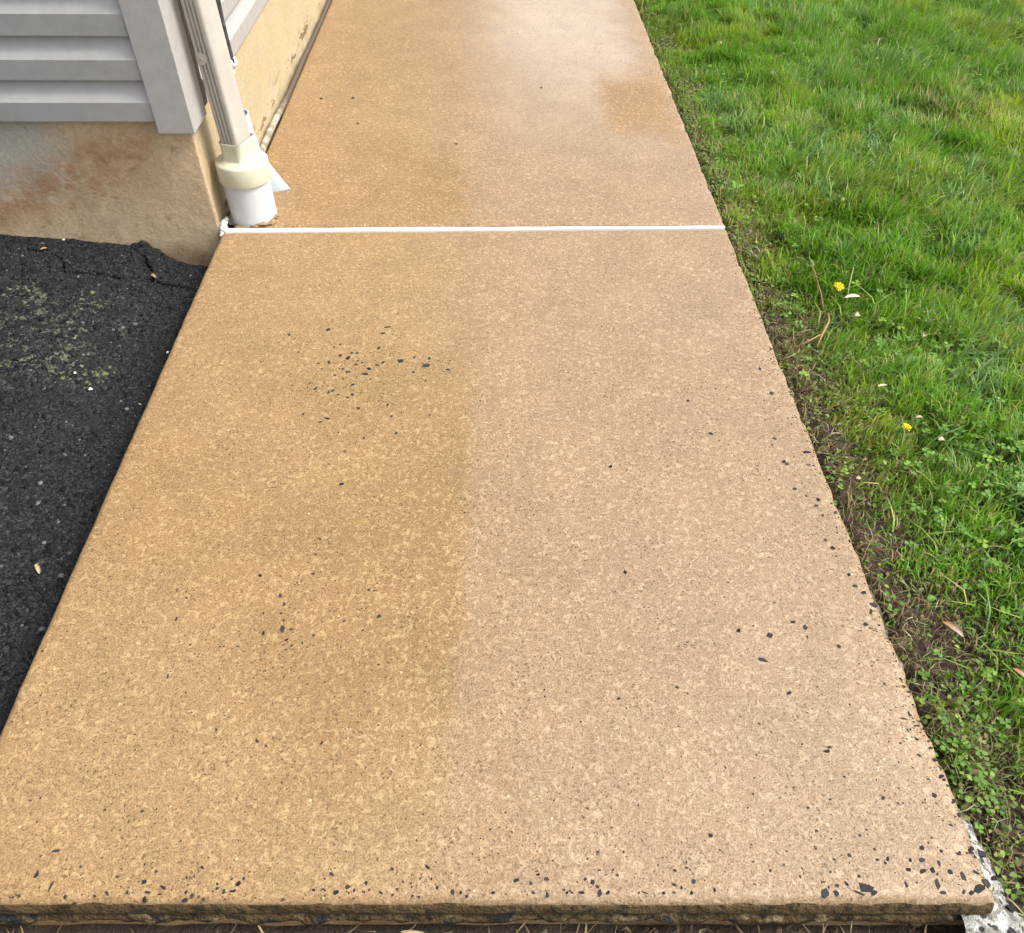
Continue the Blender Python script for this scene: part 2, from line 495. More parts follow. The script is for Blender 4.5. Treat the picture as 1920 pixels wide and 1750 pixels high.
CH = "5174,-5283,86,78,1 4648,-5126,62,75,1 3078,-4083,58,60,1 2311,-4248,36,59,0 4221,-4216,61,38,1 4300,-4002,85,35,1 3765,-4867,44,56,0 3603,-5026,49,80,1 3444,-4945,50,50,1 3250,-5153,37,69,0 5216,-5048,45,56,0 4307,-5162,32,67,0 4057,-5362,67,42,1 4000,-5515,73,53,1 3660,-5462,56,38,1 4178,-4708,33,61,0 3098,-5943,33,55,0 3363,-6066,35,51,0 3819,-6131,33,47,0 3797,-5843,48,41,1 3980,-6522,46,52,1 3441,-6794,57,34,1 3329,-6883,41,27,0 4514,-6423,30,42,0 4611,-6745,32,48,0 5595,-5403,44,46,0 4930,-5474,44,34,0 2592,-4817,32,32,0 3790,-5236,54,31,1 4205,-5255,44,31,0 2978,-6670,32,31,0 3746,-6213,40,32,0 3432,-6012,24,55,0 3284,-4668,25,29,0 3398,-4579,45,41,0 5175,-5741,29,30,0 4912,-5017,22,56,0 3413,-5548,36,34,0 3597,-5670,31,26,0 3035,-5190,37,27,0 3132,-5354,22,27,0 3546,-5358,34,42,0 3903,-5178,27,43,0 3657,-4858,30,40,0 3804,-5107,27,32,0 2975,-5787,21,37,0 3553,-6129,24,29,0 4165,-7319,20,45,0 5308,-6718,25,44,0 3865,-7649,31,25,0 4727,-7196,27,49,0 3424,-11266,45,82,1 3511,-11459,38,27,1 3547,-11287,32,28,0 2915,-10325,44,29,1 3712,-10297,34,31,0 3356,-11016,24,24,0 3410,-11129,28,17,0 3282,-10697,27,43,0 3371,-10852,31,37,0 3096,-11008,14,36,0 3160,-11344,20,58,1 2591,-11559,25,23,0 2836,-11555,29,18,0 4790,-11085,34,34,0 4594,-10610,27,23,0 4288,-11156,26,28,0 3693,-9928,26,22,0 3725,-9623,29,23,0 2163,-11516,20,23,0 1902,-10720,21,25,0 1853,-11086,14,43,1 1982,-12012,13,47,1 2829,-12803,20,33,0 3395,-12973,27,26,0 3916,-12162,19,21,0 2700,-12066,19,25,0 4577,-11318,22,19,0 3599,-11556,16,34,0 3742,-11512,16,34,0 3535,-11618,20,20,0 3881,-11389,24,25,0 4232,-13006,14,38,1 12033,-14878,87,65,1 12210,-14840,56,69,1 10725,-14855,91,62,1 10233,-14933,59,57,1 10369,-14928,39,43,1 10627,-14961,71,19,1 10807,-14943,47,33,1 10400,-14824,40,28,1 10753,-13227,49,33,1 10805,-13173,31,26,1 11936,-13296,32,18,1 12120,-13350,28,29,0 12171,-13356,28,32,1 12241,-13469,26,37,1 12112,-13573,49,35,1 12187,-13692,31,21,1 11930,-13813,31,34,1 11276,-13835,34,27,1 12243,-13882,27,39,1 11991,-14174,30,18,1 11540,-14432,29,43,1 11956,-14505,44,32,1 11351,-14565,23,30,1 11489,-14567,41,35,1 11681,-14596,24,45,1 11292,-14668,40,34,1 11452,-14686,48,37,1 11571,-14677,37,42,1 11771,-14696,32,48,1 11905,-14765,29,74,1 12072,-14713,39,22,1 11567,-14826,32,69,1 11206,-14827,21,44,1 11598,-14947,39,29,1 11927,-14960,35,33,1 11841,-14918,24,50,1 11088,-14548,21,38,1 10963,-14553,24,23,0 10648,-14494,28,34,1 10368,-14676,21,19,0 10686,-14729,21,30,1 10517,-14807,24,36,1 10947,-14209,18,18,0 10849,-14279,17,27,0 10336,-14214,22,19,0 10271,-14413,18,19,0 10454,-14540,28,17,0 10314,-13937,20,20,0 10614,-13841,24,17,0 12199,-13102,23,22,0 12156,-12834,33,17,1 11914,-12792,46,16,1 12052,-12891,38,15,1 11894,-8885,45,54,1 11817,-9020,38,40,0 11830,-9908,48,43,1 11928,-10423,28,58,1 12121,-10993,68,48,1 12038,-11105,23,66,1 10984,-11360,38,51,1 10837,-11267,56,31,1 11382,-11688,31,45,1 10483,-12399,42,34,1 12018,-9491,22,38,0 12102,-9173,38,40,0 11868,-9236,23,39,0 11949,-10637,47,42,1 12047,-10765,53,41,1 11887,-11322,34,52,1 10976,-11519,18,33,0 12142,-9767,24,56,1 11764,-9762,24,46,0 11587,-8046,37,41,0 11559,-8633,47,35,1 11713,-8798,23,31,0 12119,-12402,21,20,0 11834,-12283,21,23,0 10436,-11491,69,80,1 10006,-11404,39,45,1 10240,-11887,75,42,1 10405,-7265,48,56,1 8503,-8075,42,45,1 3905,-8435,45,49,1 8484,-10334,37,45,1 8147,-12442,32,27,1 8968,-12296,29,28,0 1217,7862,49,83,0 2181,7907,58,83,0 2558,6023,47,74,0 5473,4666,38,69,0 8075,8736,43,87,0 10144,-6373,45,53,1 11731,-5436,37,66,0 11781,-6174,51,62,1 11526,-7402,34,48,0 11547,-7993,47,52,1 12006,-7761,76,53,1 12254,-6241,46,62,1 11580,-8046,37,39,0 1310,-14288,53,23,1 1180,-14547,24,45,1 1389,-14669,16,66,1 2441,-14641,41,34,1 2510,-14770,38,19,1 2673,-14707,47,22,1 2279,-14780,17,44,1 3519,-14685,33,40,1 3292,-14728,24,22,0 3375,-14749,16,29,1 3472,-14761,43,18,1 3374,-14814,24,23,0 2115,-14582,27,18,0 2544,-14530,21,26,0 1656,-14469,18,20,0 3062,-14498,31,15,1 3570,-14627,18,22,0 2913,-14604,14,27,1 2945,-14785,19,29,1 3436,-14632,16,19,0 3619,-14558,13,23,0 4650,-14813,32,36,1 4775,-14740,32,34,1 4984,-14697,27,31,1 4391,-14764,28,19,1 4509,-14762,28,13,1 4853,-14775,16,26,1 5161,-14810,32,17,1 5267,-14560,21,27,1 5676,-14540,36,21,1 5340,-14772,22,18,0 5799,-14763,24,26,1 5977,-14847,24,44,1 6072,-14860,16,28,1 6169,-14799,21,19,0 6438,-14859,28,17,1 4574,-14600,37,23,1 4798,-14866,11,20,0 5494,-14713,16,21,0 5728,-14670,11,27,1 5603,-14663,10,27,1 6708,-14698,40,30,1 7057,-14701,34,30,1 6872,-14735,22,22,0 7654,-14881,32,44,1 7588,-14736,37,37,1 7640,-14789,22,25,0 7452,-14880,36,26,1 7677,-14610,32,17,1 7753,-14893,32,22,1 8755,-14754,29,37,1 8559,-14626,29,23,1 8711,-14914,25,29,1 8601,-14813,14,29,1 8522,-14782,40,15,1 8390,-14880,22,26,1 8509,-14885,24,15,0 9047,-14244,28,32,1 7676,-14410,21,20,0 7839,-14608,18,15,0 7881,-14669,18,25,0 8178,-14915,47,10,1 8108,-14907,19,22,0 7285,-14895,16,26,1 7340,-14896,21,12,0 7251,-14811,22,18,0 6964,-14643,29,20,1 6898,-14870,22,22,0 6440,-14859,28,17,1 8980,-14842,16,37,1 8701,-14605,21,20,0"


def chip_mesh(k):
    r = np.random.default_rng(100 + k)
    m = 5 + k % 3
    t = np.sort((np.arange(m) + r.uniform(-0.32, 0.32, m)) * 2 * math.pi / m)
    q = r.uniform(0.62, 1.2, m)
    c, s = np.cos(t) * q, np.sin(t) * q
    V = np.concatenate([np.stack([c * 0.95, s * 0.95, np.full(m, 0.00045)], 1), np.stack([c, s, np.full(m, -0.0012)], 1), [[0.1, 0, 0.0005]]])
    F = []
    for i in range(m):
        j = (i + 1) % m
        F += [(i, j, 2 * m), (m + i, m + j, j), (m + i, j, i)]
    g = 0.5 + 0.9 * r.random()
    return mesh_np('aggregate_stone', V, F, np.array([0.028, 0.025, 0.026]) * g)


CMESH = [chip_mesh(k) for k in range(14)]
for m in CMESH: m.materials.append(STONE)


def zedge(x, y):                                # height of the slab surface, rounded over at its rim
    d_ = min(W - x, x, y - (YN + SKEW * (x - 0.6)) if y < -0.3 else 1)
    return -0.0075 * (1 - min(1, max(0, d_) / 0.011)) ** 2.4 + 0.0001


chips = [tuple(int(a) for a in q.split(',')) for q in CH.split()]
sv, sf, scol = [], [], []
for i, (cx, cy, rx, ry, big) in enumerate(chips):
    x, y, rx, ry = cx / 1e4, cy / 1e4, rx / 1e4 * 1.02, ry / 1e4 * 0.92
    x = min(x, W - 0.006)
    if y < YN + SKEW * (x - 0.6) + 0.010: y = YN + SKEW * (x - 0.6) + 0.010
    rz = random.uniform(-0.45, 0.45)
    if min(rx, ry) / max(rx, ry) < 0.6: rz -= 0.25
    me = CMESH[i % 14]
    if big:
        o = link('aggregate_stone', me, parent=far_s if y > 0 else near, loc=(x, y, zedge(x, y)))
        o.scale = (rx, ry, 1)
        o.rotation_euler[2] = rz
    else:
        vv = np.array([v.co for v in me.vertices]) * (rx, ry, 1)
        c, s = math.cos(rz), math.sin(rz)
        vv = np.stack([vv[:, 0] * c - vv[:, 1] * s + x, vv[:, 0] * s + vv[:, 1] * c + y, vv[:, 2] + zedge(x, y)], 1)
        off = sum(len(q) for q in sv)
        sv.append(vv)
        sf.append(np.array([p.vertices[:] for p in me.polygons]) + off)
        scol.append(np.tile([0.042, 0.038, 0.036], (len(vv), 1)))
# the fine grit too small to pick apart: joined
NP = 300000
px, py = rng.uniform(0.01, W - 0.004, NP), rng.uniform(YN + 0.006, 2.2, NP)
den = 0.05 + 1.0 * np.exp(-(W - px) / 0.06) + 0.6 * np.exp(-(py - YN) / 0.07) + 1.6 * np.exp(-(((px - 0.38) / 0.13) ** 2 + ((py + 0.54) / 0.12) ** 2)) + 0.25 * np.exp(-(((px - 0.42) / 0.13) ** 2 + ((py + 1.12) / 0.10) ** 2)) + 0.1 * sstep(0.55, 0.75, fbm(px, py, 4, 2, 40))
den *= np.where(py > -0.1, 0.25, 1.0) * (0.4 + 1.2 * vnoise(px, py, 9, 41))
k = (rng.random(NP) < den * 0.5) & ~((py > -0.016) & (py < 0.034)) & ~((px < 0.03) & (py > 0))
px, py = px[k], py[k]
m = len(px)
r = rng.gamma(1.7, 0.00075, m).clip(0.0006, 0.0042)
asp = rng.uniform(0.28, 1.0, m)
th = rng.normal(1.2, 0.7, m)
t = np.arange(6) * math.pi / 3
q = rng.uniform(0.55, 1.25, (m, 6))
lx, ly = np.cos(t) * q * r[:, None] * asp[:, None], np.sin(t) * q * r[:, None]
X = px[:, None] + lx * np.cos(th)[:, None] - ly * np.sin(th)[:, None]
Y = py[:, None] + lx * np.sin(th)[:, None] + ly * np.cos(th)[:, None]
V = np.concatenate([np.stack([X, Y, np.full_like(X, -0.0006)], -1), np.stack([px, py, np.full(m, 0.0006)], -1)[:, None]], 1).reshape(-1, 3)
b = (np.arange(m) * 7)[:, None, None]
F = (b + np.array([[i, (i + 1) % 6, 6] for i in range(6)])[None]).reshape(-1, 3)
gc = np.where(rng.random(m)[:, None] < 0.72, np.array([[0.034, 0.027, 0.022]]), np.array([[0.10, 0.058, 0.028]])) * rng.uniform(0.6, 1.5, m)[:, None]
gc = np.where(rng.random(m)[:, None] < 0.05, np.array([[0.42, 0.34, 0.20]]), gc)
off = sum(len(q) for q in sv)
sv.append(V)
sf.append(F + off)
scol.append(np.repeat(gc, 7, 0))
tag(link('aggregate_grit', mesh_np('aggregate_grit', np.concatenate(sv), np.concatenate(sf), np.concatenate(scol)), STONE, near), kind='stuff')

# spilled footing concrete along the lawn side, white-crusted at the near corner
n = N('rough footing concrete')
a = n.noise(30, 5, 0.65)
white = n.math('MULTIPLY', n.math('MAXIMUM', n.ss(n.math('ADD', n.y, n.math('MULTIPLY', a, 0.15)), -1.28, -1.36), n.ss(n.noise(5, 2), 0.48, 0.56)), n.ss(n.noise(52, 6, 0.8), 0.45, 0.53))
c = n.mix(n.ss(a, 0.3, 0.7), (0.16, 0.145, 0.125), (0.27, 0.25, 0.215))
c = n.mix(white, c, (0.64, 0.635, 0.61))
sp = n.voro(95)
c = n.mix(n.math('MULTIPLY', n.math('LESS_THAN', sp[0], 0.34), n.math('GREATER_THAN', sp[1], 0.5)), c, (0.055, 0.055, 0.06))
c = n.mix(n.ss(n.noise(26, 4), 0.52, 0.66, 0, 0.8), c, (0.075, 0.085, 0.045))
n.bump(n.math('ADD', a, n.noise(150, 5, 0.7)), 1.0, 0.008)
FOOT = n.fin(c, 0.75, 0.35)
ys = np.arange(-1.95, 0.25, 0.006)
us = np.linspace(0, 1, 16)
wd = np.interp(ys, [-1.95, -1.62, -1.5, -1.38, -1.28, -1.22, -1.10, -0.98, -0.9, -0.3, 0.0, 0.2], [0.09, 0.085, 0.065, 0.036, 0.024, 0.040, 0.048, 0.034, 0.014, 0.014, 0.022, 0.016]) + 0.03 * (fbm(ys, ys * 0, 22, 3, 51) - 0.5)
U, Y = np.meshgrid(us, ys, indexing='ij')
X = W - 0.03 + U * (0.03 + np.maximum(wd, 0.004)[None, :])
Z = -0.040 - 0.03 * U ** 2 - 0.05 * sstep(0.85, 1, U) + 0.026 * (fbm(X, Y, 55, 4, 52) - 0.5) + 0.006 * sstep(-1.3, -1.5, Y)
def zfoot(x, y):
    i = np.abs(Y[0] - y).argmin()
    return float(np.interp(x, X[:, i], Z[:, i]))


foot = link('footing', mesh_np('footing', np.stack([X, Y, Z], -1).reshape(-1, 3), grid_faces(*X.shape), smooth=True), FOOT, walk)
foot['label'] = 'rough grey footing concrete beside the lawn, crusted white at the near corner'
for (x, y, r) in ((1.236, -1.40, .009), (1.246, -1.435, .011), (1.238, -1.475, .014), (1.258, -1.497, .011), (1.246, -1.525, .012), (1.268, -1.545, .015), (1.238, -1.555, .010), (1.256, -1.462, .008), (1.232, -1.365, .007), (1.250, -1.58, .013), (1.274, -1.52, .008), (1.236, -1.445, .006), (1.262, -1.572, .009)):
    o = link('footing_stone', CMESH[int(x * 1e3) % 14], parent=foot, loc=(x, y, zfoot(x, y) + 0.001))
    o.scale = (r * 0.7, r * 0.5, 2)
    o.rotation_euler = (random.uniform(-.2, .2), random.uniform(0, .35), random.uniform(0, 3))

# ------------------------------------------------------------------ the asphalt drive
crackA = [(-0.46, -0.05), (-0.40, -0.055), (-0.355, -0.095), (-0.345, -0.13), (-0.29, -0.128), (-0.22, -0.125), (-0.165, -0.10), (-0.12, -0.105), (-0.08, -0.095)]
crackB = [(-0.19, -0.035), (-0.175, -0.075), (-0.17, -0.11)]


def dseg(X, Y, pts):
    best = np.full(X.shape, 9.0)
    for (ax, ay), (bx, by) in zip(pts[:-1], pts[1:]):
        L = (bx - ax) ** 2 + (by - ay) ** 2
        t = np.clip(((X - ax) * (bx - ax) + (Y - ay) * (by - ay)) / L, 0, 1)
        best = np.minimum(best, np.hypot(X - ax - t * (bx - ax), Y - ay - t * (by - ay)))
    return best


def zdrive(X, Y, fine=True):
    e = 0.05 * (fbm(Y, Y * 0, 22, 4, 61) - 0.5)
    z = np.interp(X + e * 0.5, [-4, -1, -0.536, -0.40, -0.25, -0.20, -0.14, -0.08, -0.03, -0.012], [0.05, 0.015, -0.014, -0.026, -0.046, -0.064, -0.092, -0.106, -0.114, -0.15])
    z = z + 0.012 * (fbm(X, Y, 4, 2, 62) - 0.5)
    if fine:
        z = z + 0.0095 * (fbm(X, Y, 80, 3, 63) - 0.5) + 0.006 * np.abs(vnoise(X, Y, 170, 64) - 0.5)
        jx, jy = X + 0.012 * (vnoise(X, Y, 70, 65) - 0.5), Y + 0.012 * (vnoise(X, Y, 70, 66) - 0.5)
        z = z - 0.016 * (1 - sstep(0.001, 0.005, dseg(jx, jy, crackA))) - 0.02 * (1 - sstep(0.001, 0.006, dseg(jx, jy, crackB)))
        # clods thrown up where the mat meets the foundation
        z = z + 0.028 * sstep(-0.055, -0.008, Y + 0.02 * vnoise(X, Y, 60, 67)) * np.exp(-((X + 0.195) / 0.035) ** 2) * (0.5 + vnoise(X, Y, 80, 68))
    return z


xs = axis((-4, -0.8, 0.1), (-0.8, -0.0115, 0.0036))
ys = axis((-4.2, -1.8, 0.1), (-1.8, 0.012, 0.0036))
n = N('worn asphalt')
v1 = n.voro(170)
v2 = n.voro(85)
c = n.mix(v1[1], (0.004, 0.0045, 0.006), (0.015, 0.016, 0.018))
c = n.mix(n.math('MULTIPLY', n.ss(n.noise(120, 3), 0.58, 0.66), 0.7), c, (0.060, 0.060, 0.057))
c = n.mix(n.ss(n.noise(5, 3), 0.35, 0.65, 0, 0.5), c, (0.011, 0.012, 0.014))
mossm = n.math('MULTIPLY', n.math('MULTIPLY', n.ss(n.x, -0.10, -0.24), n.ss(n.y, -0.14, -0.24)), n.ss(n.y, -0.62, -0.42))
moss = n.math('MULTIPLY', n.ss(n.noise(70, 4, 0.65, 0.8), 0.51, 0.60), n.math('MULTIPLY', mossm, n.ss(n.noise(11, 3), 0.42, 0.56)))
c = n.mix(n.math('MULTIPLY', moss, 0.9), c, (0.115, 0.128, 0.078))
n.bump(n.math('ADD', n.math('MULTIPLY', v1[0], -1.0), n.math('MULTIPLY', v2[0], -0.8)), 1.0, 0.005)
ASPH = n.fin(c, n.ss(n.noise(40, 3), 0.3, 0.7, 0.5, 0.8), 0.35)
v, f = sheet(xs, ys, zdrive)
drive = tag(link('driveway', mesh_np('driveway', v, f, smooth=False), ASPH), kind='structure')

# loose and standing stones of the asphalt surface
NS = 24000
sx, sy = rng.uniform(-0.62, -0.020, NS), rng.uniform(-1.72, -0.008, NS)
sz = zdrive(sx, sy)
r = rng.gamma(3, 0.0010, NS).clip(0.0014, 0.0068)
Bv = np.array([(1, 0, 0), (0.5, .87, 0), (-.5, .87, 0), (-1, 0, 0), (-.5, -.87, 0), (.5, -.87, 0), (0.1, 0.1, 0.75), (-0.2, 0.1, 0.68)])
Bf = np.array([(0, 1, 6), (1, 2, 6), (2, 7, 6), (2, 3, 7), (3, 4, 7), (4, 5, 7), (5, 6, 7), (5, 0, 6)])
V = Bv[None] * rng.uniform(0.65, 1.2, (NS, 8, 3)) * r[:, None, None]
th = rng.uniform(0, 6.28, NS)
c_, s_ = np.cos(th)[:, None], np.sin(th)[:, None]
V = np.stack([V[..., 0] * c_ - V[..., 1] * s_ + sx[:, None], V[..., 0] * s_ + V[..., 1] * c_ + sy[:, None], V[..., 2] + sz[:, None] - 0.0004], -1)
g = rng.uniform(0.3, 1.6, NS) ** 1.6
cc = np.array([[0.0135, 0.0142, 0.016]]) * g[:, None]
pale = rng.random(NS) < 0.018
cc[pale] = np.array([0.11, 0.108, 0.10]) * rng.uniform(0.7, 1.4, pale.sum())[:, None]
gm = (rng.random(NS) < 0.35) & (fbm(sx, sy, 11, 2, 70) > 0.55) & (sx < -0.15) & (sy > -0.6) & (sy < -0.2)
cc[gm] = (0.10, 0.125, 0.055)
tag(link('asphalt_stones', mesh_np('asphalt_stones', V.reshape(-1, 3), (np.arange(NS)[:, None, None] * 8 + Bf[None]).reshape(-1, 3), np.repeat(cc, 8, 0)), STONE, drive), kind='stuff')

# ------------------------------------------------------------------ the house: foundation, siding, corner post
house = tag(empty('house'), 'grey dutch-lap sided house corner on a stained beige concrete foundation', 'house')
n = N('stained foundation')
a = n.noise(5, 5, 0.6)
b = n.noise(16, 5, 0.62, 0.4)
fn = n.noise(140, 4, 0.65)
c = n.mix(n.ss(a, 0.3, 0.7), (0.45, 0.335, 0.205), (0.55, 0.43, 0.275))
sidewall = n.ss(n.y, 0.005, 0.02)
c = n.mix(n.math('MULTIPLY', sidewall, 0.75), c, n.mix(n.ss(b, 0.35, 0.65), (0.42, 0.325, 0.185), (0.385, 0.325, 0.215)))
front = n.math('SUBTRACT', 1.0, sidewall)
grey = n.math('MULTIPLY', n.ss(n.math('ADD', n.x, n.math('MULTIPLY_ADD', b, 0.2, -0.1)), -0.26, -0.36), n.ss(n.math('ADD', n.z, n.math('MULTIPLY_ADD', a, 0.2, -0.1)), 0.05, 0.13))
c = n.mix(n.math('MULTIPLY', n.math('MULTIPLY', grey, front), 0.85), c, (0.40, 0.38, 0.325))
tz = n.math('SUBTRACT', n.math('MULTIPLY_ADD', n.math('ADD', n.x, 0.17), 0.42, 0.185), n.z)
tz = n.math('ABSOLUTE', n.math('ADD', tz, n.math('MULTIPLY_ADD', b, 0.12, -0.06)))
rust = n.math('MULTIPLY', n.math('MULTIPLY', n.ss(tz, 0.10, 0.0), n.ss(n.noise(13, 6, 0.75, 0.6), 0.30, 0.60)), n.math('MULTIPLY', n.ss(n.x, -0.04, -0.18), front))
c = n.mix(n.math('MULTIPLY', rust, 0.85), c, (0.30, 0.155, 0.070))
c = n.mix(n.math('MULTIPLY', n.ss(n.noise(22, 5, 0.72, 0.25), 0.57, 0.68, 0, 0.6), front), c, (0.24, 0.145, 0.07))
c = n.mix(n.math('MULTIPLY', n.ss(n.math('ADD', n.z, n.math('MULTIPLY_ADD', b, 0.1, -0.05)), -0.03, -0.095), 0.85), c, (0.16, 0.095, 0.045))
c = n.mix(n.math('MULTIPLY', n.ss(n.noise(9, 5, 0.6), 0.5, 0.7, 0, 0.5), front), c, (0.30, 0.25, 0.16))
# flaked paint low on the side wall
mp = n.t.nodes.new('ShaderNodeMapping')
mp.inputs['Scale'].default_value = (1, 0.35, 1.3)
n.t.links.new(n.P, mp.inputs[0])
flk = n.noise(26, 4, 0.6, 0.5, mp.outputs[0])
band = n.math('MULTIPLY', n.math('MULTIPLY', n.ss(n.z, 0.008, 0.018), n.ss(n.z, 0.065, 0.030)), sidewall)
c = n.mix(n.math('MULTIPLY', band, n.ss(flk, 0.54, 0.60, 0, 0.9)), c, (0.17, 0.10, 0.055))
c = n.scale(c, n.ss(fn, 0.25, 0.75, 0.86, 1.12))
n.bump(n.math('ADD', n.math('MULTIPLY', b, 2.0), fn), 0.5, 0.003)
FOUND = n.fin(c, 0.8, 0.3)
path = [(x, 0.0, 0, -1) for x in list(np.arange(-4, -0.8, 0.2)) + list(np.arange(-0.8, -0.016, 0.012))]
for k in range(7):
    t = -math.pi / 2 + k / 6 * math.pi / 2
    path.append((-0.016 + 0.010 * math.cos(t), 0.010 + 0.010 * math.sin(t), math.cos(t), math.sin(t)))
path += [(-0.006, y, 1, 0) for y in list(np.arange(0.02, 1.9, 0.012)) + list(np.arange(2, 6.5, 0.25))]
P = np.array(path)
S = np.concatenate([[0], np.cumsum(np.hypot(*np.diff(P[:, :2], axis=0).T))])
zs = np.concatenate([np.arange(-0.36, -0.14, 0.04), np.arange(-0.14, 0.30, 0.012)])
SS, ZZ = np.meshgrid(S, zs, indexing='ij')
dd = 0.004 * (fbm(SS, ZZ, 8, 3, 80) - 0.5) + 0.0018 * (fbm(SS, ZZ, 60, 3, 81) - 0.5) - 0.004
# a skim coat left proud in flakes at the foot of the side wall
dd = dd + 0.0035 * sstep(0.5, 0.55, fbm(SS * 0.5, ZZ, 40, 3, 82)) * sstep(0.045, 0.03, ZZ) * (P[:, 2:3] > 0.9)
V = np.stack([P[:, 0:1] + dd * P[:, 2:3], P[:, 1:2] + dd * P[:, 3:4], ZZ], -1).reshape(-1, 3)
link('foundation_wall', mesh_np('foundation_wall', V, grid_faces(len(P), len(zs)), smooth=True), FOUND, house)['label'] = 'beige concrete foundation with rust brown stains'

n = N('vinyl siding')
sn = n.noise(35, 4, 0.6)
mp = n.t.nodes.new('ShaderNodeMapping')
mp.inputs['Scale'].default_value = (0.05, 0.05, 1)
n.t.links.new(n.P, mp.inputs[0])
gr = n.noise(260, 3, 0.6, 0, mp.outputs[0])
c = n.scale(n.mix(0.0, (0.372, 0.360, 0.350), (0, 0, 0)), n.ss(sn, 0.25, 0.75, 0.94, 1.05))
c = n.mix(n.ss(n.noise(9, 6, 0.75), 0.50, 0.8, 0, 0.45), c, (0.27, 0.25, 0.21))
n.bump(n.math('ADD', n.math('MULTIPLY', gr, 0.4), sn), 0.3, 0.0010)
VINYL = n.fin(c, 0.48, 0.4)
PITCH = 0.0852
prof = [(0.0, 0.0), (0.0165, -0.0008), (0.0170, 0.0006), (0.0205, 0.0405), (0.0200, 0.0415), (0.0128, 0.0530), (0.0070, 0.064), (0.0036, 0.076), (0.0028, 0.084), (0.0025, 0.094), (0.0, 0.094)]


def siding(axis_, a0, a1, z0):
    rings = []
    for a in (a0, a1):
        rings.append([((a, -0.003 - d, z0 + z) if axis_ == 'x' else (-0.016 + d, a, z0 + z)) for d, z in prof])
    m = MB().loft(rings, True, True, True)
    m.f = [q[::-1] for q in m.f]
    return m.build('siding_panel', VINYL, house, smooth=True, angle=14)


for k in range(28):
    siding('x', -4.0, -0.073, 0.2655 + k * PITCH)
    siding('y', 0.1175, 6.4, 0.2565 + k * PITCH)
pm = MB().box(-0.0725, 0.0055, -0.027, 0.079, 0.2415, 2.65)
link_post = pm.build('corner_post', VINYL, house, bevel=0.0016)
MB().box(-0.020, 0.0005, 0.0795, 0.118, 0.2515, 2.65).build('shade_strip', mat_plain('painted downspout shade', (0.035, 0.030, 0.027), 0.5, 0.4, 40, 0.2), house, bevel=0.001)['label'] = 'narrow dark strip added as downspout shade beside the post'  # added strip, its dark colour stands in for the downspout's contact shadow
link_post['label'] = 'plain light grey corner post'
# soffit board so that the wall has an end above
MB().box(-4.1, 0.32, -0.32, 6.5, 2.66, 2.80).build('eave', VINYL, house, bevel=0.004)

# ------------------------------------------------------------------ downspout with adapter and drain pipe
CX, CY = 0.062, 0.067
ds = tag(empty('downspout', (CX, CY, 0)), 'ribbed off-white downspout beside the grey corner post, ending in a white drain pipe', 'downspout')
DSM = mat_plain('chalky off-white aluminium', (0.43, 0.405, 0.36), 0.5, 0.4, 22, 0.07, (0.30, 0.24, 0.16), 40, 0.66, 0.8, 0.0006)
ADM = mat_plain('yellowed cream plastic', (0.53, 0.52, 0.39), 0.45, 0.45, 30, 0.05, (0.42, 0.38, 0.22), 26, 0.62, 0.85, 0.0004)
PVC = mat_plain('white pvc', (0.55, 0.56, 0.58), 0.38, 0.5, 30, 0.03, (0.33, 0.30, 0.26), 85, 0.70, 0.76, 0.0004)
rot = math.radians(-18)


def rrect(w_, d_, r_, ribs=False, seg=4):
    pts = []
    if ribs:
        for x, y in ((-0.62, 0), (-0.54, 1), (-0.40, 1), (-0.32, 0), (-0.24, 0), (-0.15, 1), (0.0, 1), (0.08, 0), (0.16, 0), (0.25, 1), (0.40, 1), (0.48, 0)):
            pts.append((x * w_ / 2, -d_ / 2 + y * 0.0055))
    for cx, cy, a0 in ((1, -1, -90), (1, 1, 0), (-1, 1, 90), (-1, -1, 180)):
        for k in range(seg + 1):
            a = math.radians(a0 + 90 * k / seg)
            pts.append((cx * (w_ / 2 - r_) + r_ * math.cos(a), cy * (d_ / 2 - r_) + r_ * math.sin(a)))
    return [(x * math.cos(rot) - y * math.sin(rot), x * math.sin(rot) + y * math.cos(rot)) for x, y in pts]


pr = rrect(0.046, 0.062, 0.007, True)
MB().loft([[(x + dx_, y, z) for x, y in pr] for z, dx_ in ((0.125, 0.0), (0.5, -0.011), (1.4, -0.012), (2.65, -0.012))], True).build('spout_tube', DSM, ds, smooth=True, angle=30)['label'] = 'ribbed rectangular downspout tube'
# strap with its screw
st = rrect(0.0535, 0.0715, 0.009)
seg = [st[k] for k in range(len(st))]


def loc2(x, y): return (x * math.cos(rot) - y * math.sin(rot), x * math.sin(rot) + y * math.cos(rot))


